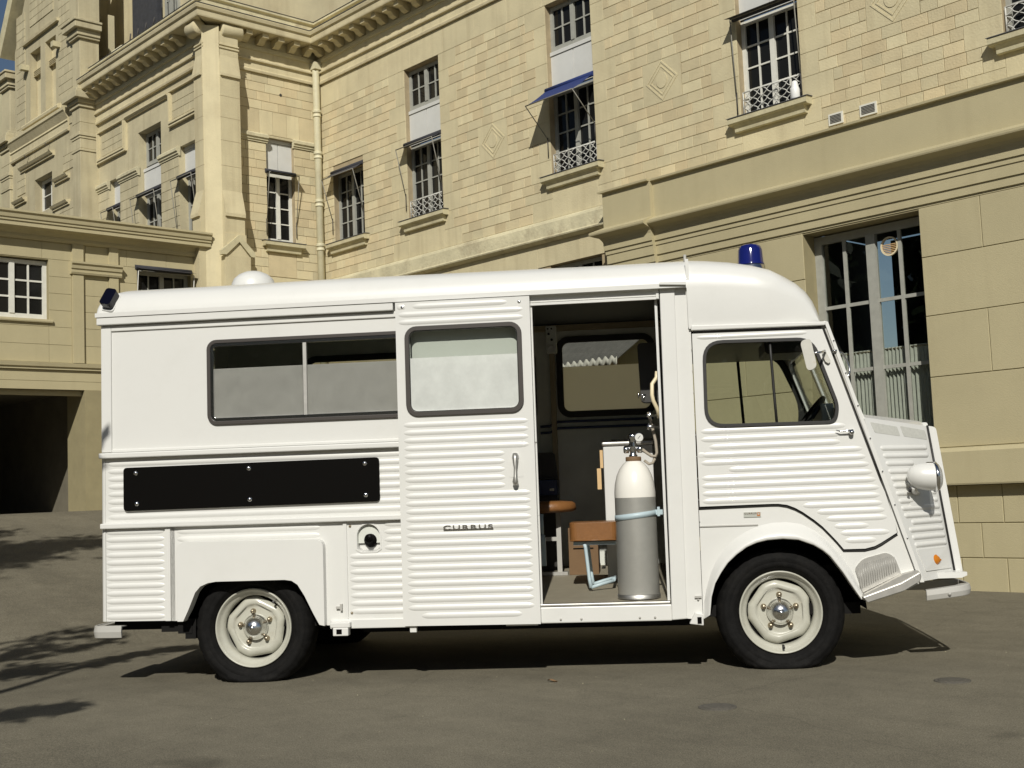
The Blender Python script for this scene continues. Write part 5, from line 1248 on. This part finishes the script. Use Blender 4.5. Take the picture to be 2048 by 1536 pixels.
# fittings of the treatment room
mb = MB(); mb.box(-1.318, -1.285, 1.76, 1.82, .46, 2.08); mb.box(-1.42, -.52, 1.765, 1.822, 2.075, 2.11); mb.build('lining_strip', 'trim_tan', van)
for z in (1.442, 1.398):
    mb = MB(); mb.tube([(-1.40, 1.79, z-.03), (-1.335, 1.79, z-.028), (-1.275, 1.80, z), (-.62, 1.80, z)], .009, 8); mb.build('gas_line', 'blue_bag', van)
mb = MB(); mb.box(-1.32, -1.25, 1.55, 1.60, 1.895, 2.08); ip = bevel(mb.build('instrument_panel', 'grey_in', van), .004)
for dx, dz, rr in ((-.055, 2.06, .006), (-.03, 2.06, .006), (-.05, 2.025, .008), (-.03, 1.985, .008)):
    mb = MB(); mb.lathe([(.001, 1.540), (rr, 1.542), (rr, 1.55)], lambda a, b, h: (-1.25+dx+a, h, dz+b), 10); mb.build('knob', 'black', ip)
mb = MB(); mb.lathe([(.001, 1.547), (.022, 1.547), (.026, 1.544), (.026, 1.55)], lambda a, b, h: (-1.285+a, h, 1.925+b), 18); mb.build('dial', 'panel_white', ip)
mb = MB(); mb.prism(rpoly([(-.699, 1.815), (-.56, 1.815), (-.56, 1.465), (-.690, 1.465)], .03, 4), S, .52, .62); bevel(mb.build('attendant_backrest', 'dark_vinyl', van), .015)
mb = MB(); mb.tube([(-.592, .05, 1.60), (-.597, .05, 1.565), (-.622, .03, 1.53), (-.625, .02, 1.47), (-.620, .02, 1.44), (-.598, .04, 1.39), (-.592, .05, 1.345)], .011, 10); mb.build('grab_handle', 'cream', van)
mb = MB(); mb.tube([(-.60, .10, 1.365), (-.66, .06, 1.362)], .009, 8); mb.tube([(-.64, .08, 1.385), (-.64, .08, 1.345)], .008, 8); mb.tube([(-.66, .06, 1.300), (-.59, .10, 1.302)], .010, 8); mb.tube([(-.655, .07, 1.285), (-.645, .07, 1.315)], .012, 8); mb.build('gas_valve', 'chrome', van)
mb = MB(); mb.tube([(-.66, .30, 1.492), (-.70, .30, 1.492)], .006, 6); mb.tube([(-.70, .30, 1.475), (-.70, .30, 1.508)], .004, 6); mb.tube([(-.672, .30, 1.492), (-.672, .30, 1.46)], .006, 6); mb.build('tap', 'chrome', van)
# ---- wheels
def wheel(cx, cz, cy, side, tilt):
    e = empty('wheel'); e.parent = van; e.location = (cx, cy, cz)
    if side < 0: e.rotation_euler = (0, 0, math.pi)
    ground_z = -cz+.012
    seg = 120; prof = [(.212, .035), (.222, .012), (.234, .000), (.240, -.004), (.242, -.0075), (.246, -.009), (.262, -.0155), (.264, -.0145), (.268, -.0165), (.285, -.018), (.298, -.0155), (.300, -.0125), (.309, -.010), (.324, .008), (.331, .024), (.335, .045), (.335, .14), (.325, .165), (.30, .19), (.24, .185), (.212, .16)]
    mb = MB(); rows = []
    for r, y in prof:
        row = []
        for q_ in range(seg):
            t = q_*2*math.pi/seg; rr = r-(.0055 if (q_ % 4 < 1 and .318 < r < .3345 and y < .1) else 0); z = rr*math.sin(t); x = rr*math.cos(t)
            lim = -cz+cx*.00722+.0005
            if z < lim: x += (1 if x > 0 else -1)*.0; z = lim+(z-lim)*.02
            row.append((x, y-(.012 if z < lim+.03 and .24 < r < .335 else 0), z))
        rows.append(row)
    mb.grid(rows, closed=True); mb.build('tyre', 'tyre', e)
    fn = lambda a, b, h: (a, h, b)
    mb = MB(); mb.lathe([(.205, .16), (.214, .045), (.2165, .022), (.2175, .008), (.214, .002), (.208, .006), (.203, .020), (.194, .030), (.189, .034), (.180, .040), (.174, .062), (.172, .16)], fn, 64); rm = mb.build('rim', 'rim', e)
    mb = MB(); mb.lathe([(.173, .088), (.001, .088)], fn, 48); mb.build('drum', 'under', rm)
    mb = MB(); out = []
    for q_ in range(120):
        t = q_*3; ph = ((t+tilt+36) % 72)-36; lim = .157/math.cos(R(ph)) if abs(ph) < 24 else 9
        out.append((min(.171, lim)*math.cos(R(t)), min(.171, lim)*math.sin(R(t))))
    rows = [[(a*k, y, b*k) for a, b in out] for k, y in ((1.0, .070), (.97, .060), (.93, .052), (.86, .046), (.78, .045), (.74, .048))]
    pl_ = [.118, .112, .104, .095, .05]
    for r, y in ((.122, .053), (.114, .058), (.105, .058), (.06, .058), (.03, .058)): rows.append([(r*math.cos(R(q_*3)), y, r*math.sin(R(q_*3))) for q_ in range(120)])
    mb.grid(rows, closed=True); mb.add(rows[-1], [tuple(range(120))]); mb.build('wheel_disc', 'rim', rm)
    mb = MB(); mb.lathe([(.061, .058), (.064, .052), (.062, .046), (.058, .044), (.055, .038), (.048, .022), (.036, .008), (.020, .0), (.012, -.002), (.011, -.005), (.001, -.006)], lambda a, b, h: (a*1.12, .058+(h-.058)*1.25, b*1.12), 40); mb.build('hub_cap', 'cap', rm)
    for k in range(5):
        t = R(90+72*k+tilt); a0, b0 = .089*math.cos(t), .089*math.sin(t)
        mb = MB(); mb.lathe([(.016, .058), (.015, .052), (.011, .046), (.0105, .034), (.008, .031), (.001, .031)], lambda a, b, h: (a0+a, h, b0+b), 12); mb.build('wheel_nut', 'brass', rm)
    t = R(-88 if tilt == 0 else 50); mb = MB(); mb.tube([(.178*math.cos(t), .05, .178*math.sin(t)), (.176*math.cos(t), .02, .176*math.sin(t)), (.186*math.cos(t), .0, .186*math.sin(t))], .006, 8); mb.build('tyre_valve', 'rubber', rm)
    return e
wheel(0, .291, -.004, 1, 0); wheel(-2.873, .271, -.004, 1, 9)
for cx, cz in ((0, .290), (-2.873, .270)): wheel(cx, cz, 1.84, -1, 0)
# ------------------------------------------------------------------ things standing inside the van (own top-level things in the van's frame)
def inside(name, loc, label, cat, group=None):
    e = empty(name); e.matrix_world = VANM @ Matrix.Translation(loc); tag(e, label, cat, group); return e
def fz(y): return .365+.0468*(y+.03)
cyx, cyy = -.742, .135
gc = inside('gas_cylinder', (cyx, cyy, fz(cyy)+.001), 'tall grey gas cylinder with white domed shoulder strapped inside the van doorway', 'cylinder')
L3 = lambda a, b, h: (a, b, h)
mb = MB(); mb.lathe([(.001, .004), (.098, .004), (.108, .006), (.1115, .018), (.1125, .03), (.112, .545)], L3, 40); mb.build('body', 'cylinder', gc)
mb = MB(); mb.lathe([(.1125, .545), (.1125, .575), (.108, .62), (.097, .665), (.080, .702), (.060, .728), (.045, .740), (.041, .744)], L3, 40); mb.build('shoulder', 'cyl_white', gc)
mb = MB(); mb.lathe([(.117, .0), (.117, .022), (.113, .024), (.113, .0)], L3, 40); mb.build('foot_ring', 'alu', gc)
mb = MB(); mb.lathe([(.041, .742), (.043, .746), (.043, .764), (.040, .768), (.001, .768)], L3, 24); mb.build('neck_ring', 'card', gc)
rg_ = MB(); rg_.lathe([(.022, .766), (.024, .775), (.018, .782), (.018, .80), (.022, .81), (.024, .83), (.020, .845), (.022, .86), (.027, .87), (.028, .885), (.020, .896), (.001, .898)], L3, 18)
ro = rg_.build('regulator', 'chrome', gc)
for sx in (-1, 1):
    m_ = MB(); m_.lathe([(.010, .0), (.010, .020), (.020, .024), (.021, .046), (.015, .052), (.001, .053)], lambda a, b, h: (sx*h, a, .808+b), 16); m_.build('side_knob', 'chrome', ro)
m_ = MB(); m_.lathe([(.001, -.026), (.024, -.026), (.027, -.022), (.027, -.004), (.001, -.004)], lambda a, b, h: (.036+a, h, .872+b), 22); gg = m_.build('gauge', 'chrome', ro)
m_ = MB(); m_.lathe([(.001, -.0275), (.0225, -.0275)], lambda a, b, h: (.036+a, h, .872+b), 22); m_.build('gauge_dial', 'panel_white', gg)
m_ = MB(); m_.tube([(.030, -.0285, .866), (.044, -.0285, .882)], .0012, 5); m_.build('gauge_needle', 'black', gg)
m_ = MB(); m_.tube([(.052, 0, .806), (.075, -.01, .786), (.10, -.01, .768), (.122, -.01, .766), (.130, -.01, .785), (.126, -.01, .85), (.110, -.005, .93), (.098, .0, .985), (.094, .0, 1.01)], .0085, 10); m_.build('hose', 'hose', gc)
m_ = MB(); m_.tube([(.06, .01, .745), (.085, .0, .725), (.105, -.005, .730), (.118, -.005, .755)], .008, 8); m_.build('lower_hose', 'hose', gc)
# strap holding the cylinder
m_ = MB(); n = 40
rows = []
for z in (.432, .462):
    rows.append([(.1155*math.cos(t), .1155*math.sin(t), z+.012*math.cos(t)) for t in [math.pi*2*k/n for k in range(n)]])
m_.grid(rows, closed=True, smooth=True); so = m_.build('strap', 'lblue', gc); sm = so.modifiers.new('solid', 'SOLIDIFY'); sm.thickness = .004
m_ = MB(); m_.box(.105, .150, -.035, .0, .448, .475); m_.box(.118, .132, -.045, .01, .440, .490); m_.build('strap_clamp', 'lblue', gc)
# round-edged stool by the cylinder
y1 = .62; s1 = inside('folding_stool', (-.99, y1, fz(y1)), 'square brown leather stool with light blue folding legs beside the gas cylinder', 'stool')
m_ = MB(); m_.prism(rrect(-.145, .135, -.16, .17, .045, 5), lambda a, b, d: (a, b, d), .278, .385); bevel(m_.build('seat_cushion', 'leather', s1), .042, 5)
m_ = MB(); m_.tube([(-.142, -.16, .283), (.135, -.16, .283)], .004, 6); m_.build('seat_piping', 'leather', s1)
m_ = MB(); m_.box(-.125, .12, -.13, .14, .255, .274); m_.build('seat_frame', 'lblue', s1)
for yy in (-.13, .12):
    m_ = MB(); m_.tube([(-.06, yy, .262), (-.055, yy, .24), (-.038, yy-.02, .06), (-.03, yy-.03, .012)], .011, 8); m_.build('leg', 'lblue', s1)
    m_ = MB(); m_.tube([(-.03, yy-.03, .014), (.03, yy, .03), (.10, yy+.03, .045)], .010, 8); m_.build('brace', 'lblue', s1)
m_ = MB(); m_.tube([(.10, -.10, .05), (.10, .15, .05)], .010, 8); m_.build('cross_bar', 'lblue', s1)
# round stool further back
y2 = 1.30; s2 = inside('round_stool', (-1.33, y2, fz(y2)), 'round brown leather stool on a square steel frame at the edge of the sliding door', 'stool')
m_ = MB(); m_.lathe([(.001, .400), (.10, .401), (.16, .405), (.185, .415), (.188, .43), (.183, .458), (.165, .470), (.10, .476), (.001, .477)], L3, 36); m_.build('seat_cushion', 'leather', s2)
m_ = MB(); m_.box(.055, .085, -.02, .01, .0, .40); m_.build('post', 'steel_grey', s2)
m_ = MB(); m_.box(-.10, .055, -.015, .005, .22, .245); m_.build('rail', 'steel_grey', s2)
m_ = MB(); m_.box(-.20, .12, -.03, .02, .0, .022); m_.box(-.20, -.16, -.03, .02, .022, .40); m_.build('frame_foot', 'alu', s2)
m_ = MB(); m_.prism([(-.16, .12), (-.055, .02+.06), (.01, .08), (.01, .25), (-.025, .25), (-.03, .19), (-.16, .06)], lambda a, b, d: (a, d, b), -.33, -.30); sb = m_.build('swivel_bracket', 'lblue', s2)
m_ = MB(); m_.tube([(-.01, -.315, .20), (-.01, -.315, .27)], .019, 10); m_.tube([(-.01, -.315, .27), (-.01, -.315, .40)], .012, 8); m_.build('swivel_tube', 'lblue', sb)
# white cabinet behind the cylinder
y3 = .90; cb = inside('white_cabinet', (-.775, y3, fz(y3)), 'white enamel cabinet with a rounded grey top behind the gas cylinder', 'cabinet')
m_ = MB(); m_.box(-.163, .14, .0, .36, .0, .822); bevel(m_.build('carcass', 'white_in', cb), .006)
m_ = MB(); m_.box(-.172, .15, -.012, .37, .823, .850); bevel(m_.build('top', 'alu', cb), .010, 3)
m_ = MB(); m_.lathe([(.012, .850), (.010, .862), (.014, .872), (.001, .876)], lambda a, b, h: (a, .15+b, h), 12); m_.build('knob', 'black', cb)
m_ = MB(); m_.tube([(-.12, .30, .868), (.15, .30, .868)], .006, 6); m_.build('gallery_rail', 'chrome', cb)
m_ = MB(); m_.box(-.184, -.166, .0, .05, .69, .80); m_.box(-.205, -.180, -.004, .045, .56, .688); m_.build('wooden_handle', 'wood', cb)
# brown box under the stool, dark seat and blue bag at the rear wall
y4 = 1.28; bxo = inside('brown_box', (-1.10, y4, fz(y4)), 'dark brown box standing behind the folding stool under its seat', 'box')
m_ = MB(); m_.box(-.10, .09, .0, .20, .0, .30); bevel(m_.build('carton', 'card', bxo), .003)
m_ = MB(); m_.box(-.07, .06, -.004, .0, .165, .172); m_.build('slot', 'black', bxo)
y5 = 1.55; bg_ = inside('blue_case', (-1.36, y5, fz(y5)), 'dark seat back with a blue vinyl case behind the round stool', 'case')
m_ = MB(); m_.box(-.20, .08, .0, .20, .50, .605); bevel(m_.build('case_body', 'blue_bag', bg_), .008)
m_ = MB(); m_.box(-.20, .075, .03, .20, .0, .499); m_.build('stand', 'dark_vinyl', bg_)
m_ = MB(); m_.prism(rpoly([(-.20, .61), (-.20, .79), (.060, .79), (.078, .61)], [0, .02, .02, 0], 3), lambda a, b, d: (a, d, b), .08, .14); m_.build('back_cushion', 'dark_vinyl', bg_)
m_ = MB(); m_.box(.03, .06, -.012, .0, .53, .545); m_.build('clasp', 'chrome', bg_)

# ------------------------------------------------------------------ tree standing beside the camera; its boughs shade the drive
random.seed(11)
HS = TOSUN.copy()/TOSUN.z
def above(px, py, h): return Vector((px, py, gz(px, py)))+Vector((HS.x, HS.y, 1))*h
tr = empty('tree'); tag(tr, 'leafy drooping tree standing outside the picture whose boughs shade the drive', 'tree')
base = Vector((-4.6, -5.6, 0)); top = Vector((-4.9, -5.2, 7.4))
tk = MB(); tk.tube([base+Vector((0, 0, -.1)), base.lerp(top, .3)+Vector((.1, .05, 0)), base.lerp(top, .6)+Vector((-.05, .1, 0)), base.lerp(top, .85), top], [.24, .18, .14, .09, .03], 10); tk.build('trunk', 'bark', tr)
limbs = MB(); leaves = MB()
def leafcluster(c, d, n, spread, size):
    for _ in range(n):
        p = c+Vector((random.gauss(0, 1)*spread, random.gauss(0, 1)*spread, random.gauss(0, 1)*spread*.7)); l = size*random.uniform(.7, 1.3)
        t = (d+Vector((random.gauss(0, .5), random.gauss(0, .5), random.gauss(0, .4)-.25))).normalized(); sd_ = t.cross(Vector((random.gauss(0, .4), random.gauss(0, .4), 1))).normalized()
        leaves.add([p-t*l*.5, p+sd_*l*.17, p+t*l*.5, p-sd_*l*.17], [(0, 1, 2, 3)])
def bough(start, pts, r0, dens, spread, size=.13):
    P_ = [start]+pts; n = len(P_); path = []
    for i in range(n-1):
        for k in range(5): path.append(P_[i].lerp(P_[i+1], k/5)+Vector((0, 0, .04*math.sin(k*1.3+i))))
    path.append(P_[-1]); m = len(path)
    limbs.tube(path, [max(.006, r0*(1-i/m)) for i in range(m)], 6)
    for i in range(int(m*.60), m):
        d = (path[min(i+1, m-1)]-path[i-1]).normalized()
        leafcluster(path[i], d, dens, spread*(.6+.6*random.random()), size)
# shadows wanted on the drive: (path of ground points, height over ground)
G = lambda *a: [above(x, y, h) for x, y, h in a]
# long bough whose shadow runs along the drive to the rear wheel
bough(base.lerp(top, .55), G((-6.6, 1.9, 4.0), (-7.03, 2.54, 3.9), (-7.5, 3.10, 3.8), (-7.78, 3.45, 3.7), (-7.98, 3.85, 3.6), (-7.95, 4.16, 3.5)), .06, 34, .075, .17)
bough(base.lerp(top, .56), G((-7.2, 2.2, 4.1), (-7.79, 2.81, 4.0), (-7.78, 3.05, 3.9)), .05, 60, .13, .17)
# feathery twigs beside the rear bumper
bough(base.lerp(top, .6), G((-8.4, 2.4, 4.6), (-8.95, 3.23, 4.4), (-9.13, 3.74, 4.3), (-9.06, 3.97, 4.2)), .04, 7, .045, .16)
bough(base.lerp(top, .6), G((-8.3, 2.5, 4.6), (-8.85, 3.30, 4.4), (-8.95, 3.62, 4.3), (-8.85, 3.85, 4.2)), .035, 6, .035, .15)
bough(base.lerp(top, .6), G((-8.0, 2.4, 4.5), (-8.38, 3.03, 4.3), (-8.50, 3.58, 4.2), (-8.70, 4.00, 4.1)), .045, 12, .05, .16)
bough(base.lerp(top, .58), G((-8.1, 2.6, 4.4), (-8.60, 3.20, 4.3), (-8.70, 3.48, 4.2)), .03, 22, .07, .16)
# small tuft
bough(base.lerp(top, .5), G((-5.7, 1.6, 3.6), (-6.20, 2.25, 3.5), (-6.22, 2.38, 3.4), (-6.15, 2.50, 3.4)), .03, 46, .065, .15)
# heavy bough over the ramp
bough(base.lerp(top, .75), G((-12.0, 3.2, 6.0), (-12.3, 4.15, 5.8), (-12.4, 4.60, 5.7), (-12.35, 4.95, 5.6), (-12.45, 5.45, 5.5)), .07, 90, .16, .2)
bough(base.lerp(top, .76), G((-12.0, 3.0, 6.1), (-12.0, 4.0, 5.9), (-12.0, 4.45, 5.8)), .06, 130, .22, .2)
bough(base.lerp(top, .78), G((-12.6, 3.2, 6.2), (-13.0, 4.2, 6.0), (-13.3, 4.75, 5.9)), .05, 60, .14, .2)
bough(base.lerp(top, .9), [top+Vector((-.8, .5, .5)), top+Vector((-1.6, .9, .3))], .05, 60, .28, .2)
bough(base.lerp(top, .9), [top+Vector((.5, -.8, .6)), top+Vector((.9, -1.7, .4))], .05, 60, .28, .2)
bough(base.lerp(top, .8), [top+Vector((-1.2, -.9, -.2)), top+Vector((-2.2, -1.5, -.6))], .05, 60, .28, .2)
limbs.build('limbs', 'bark', tr); tag(leaves.build('crown', 'leaf', tr, recalc=False), kind='stuff')
# belt of trees across the courtyard behind the camera (seen only in the panes)
tl_ = MB()
for k in range(46):
    az = R(172+3.7*k+random.uniform(-2, 2)); ds = random.uniform(23, 27); cx, cy = ds*math.cos(az), ds*math.sin(az); hh = random.uniform(8.5, 11.5); rr = random.uniform(2.6, 3.6)
    tl_.tube([(cx, cy, -.1), (cx, cy, hh*.6)], [.22, .08], 6)
    for _ in range(520):
        t = random.random()**.7; z = 1.2+(hh-1.2)*t; r_ = rr*math.sqrt(random.random())*(math.sin(math.pi*min(1, .12+.88*t))**.6+.1); a = random.uniform(0, 6.283)
        c = Vector((cx+r_*math.cos(a), cy+r_*math.sin(a), z)); s_ = random.uniform(.3, .6); d1 = Vector((random.gauss(0, 1), random.gauss(0, 1), random.gauss(0, 1))).normalized()*s_; d2 = d1.cross(Vector((random.gauss(0, 1), random.gauss(0, 1), random.gauss(0, 1)))).normalized()*s_*.6
        tl_.add([c-d1, c+d2, c+d1, c-d2], [(0, 1, 2, 3)])
tag(tl_.build('tree_belt', 'leaf', recalc=False), 'dark green belt of trees across the courtyard outside the picture', 'trees', kind='stuff')
# grit and scraps on the asphalt
gr = MB()
for _ in range(110):
    x = random.uniform(-9, 0); y = random.uniform(1.0, 7.5)
    s_ = random.uniform(.0015, .004); z = gz(x, y); a = random.uniform(0, 6)
    gr.add([(x+s_*math.cos(a), y+s_*math.sin(a), z), (x+s_*math.cos(a+2.1), y+s_*math.sin(a+2.1), z), (x+s_*math.cos(a+4.2), y+s_*math.sin(a+4.2), z), (x, y, z+s_*.9)], [(0, 1, 3), (1, 2, 3), (2, 0, 3)])
tag(gr.build('grit', 'stone_sill'), 'pale grit and small chips scattered over the asphalt', 'grit', kind='stuff')
for x, y, l in ((-4.65, 4.468, 'dry dark leaf lying on the asphalt near the sliding door'),):
    lf = MB(); rows = [[(x-.03+.01*i, y+.012*math.sin(i*.5)*s_+.01*(i-3)*.2, .004+.006*abs(s_)+.004*math.sin(i)) for s_ in (-1, -.5, 0, .5, 1)] for i in range(7)]; lf.grid(rows); tag(lf.build('dry_leaf', 'card'), l, 'leaf')
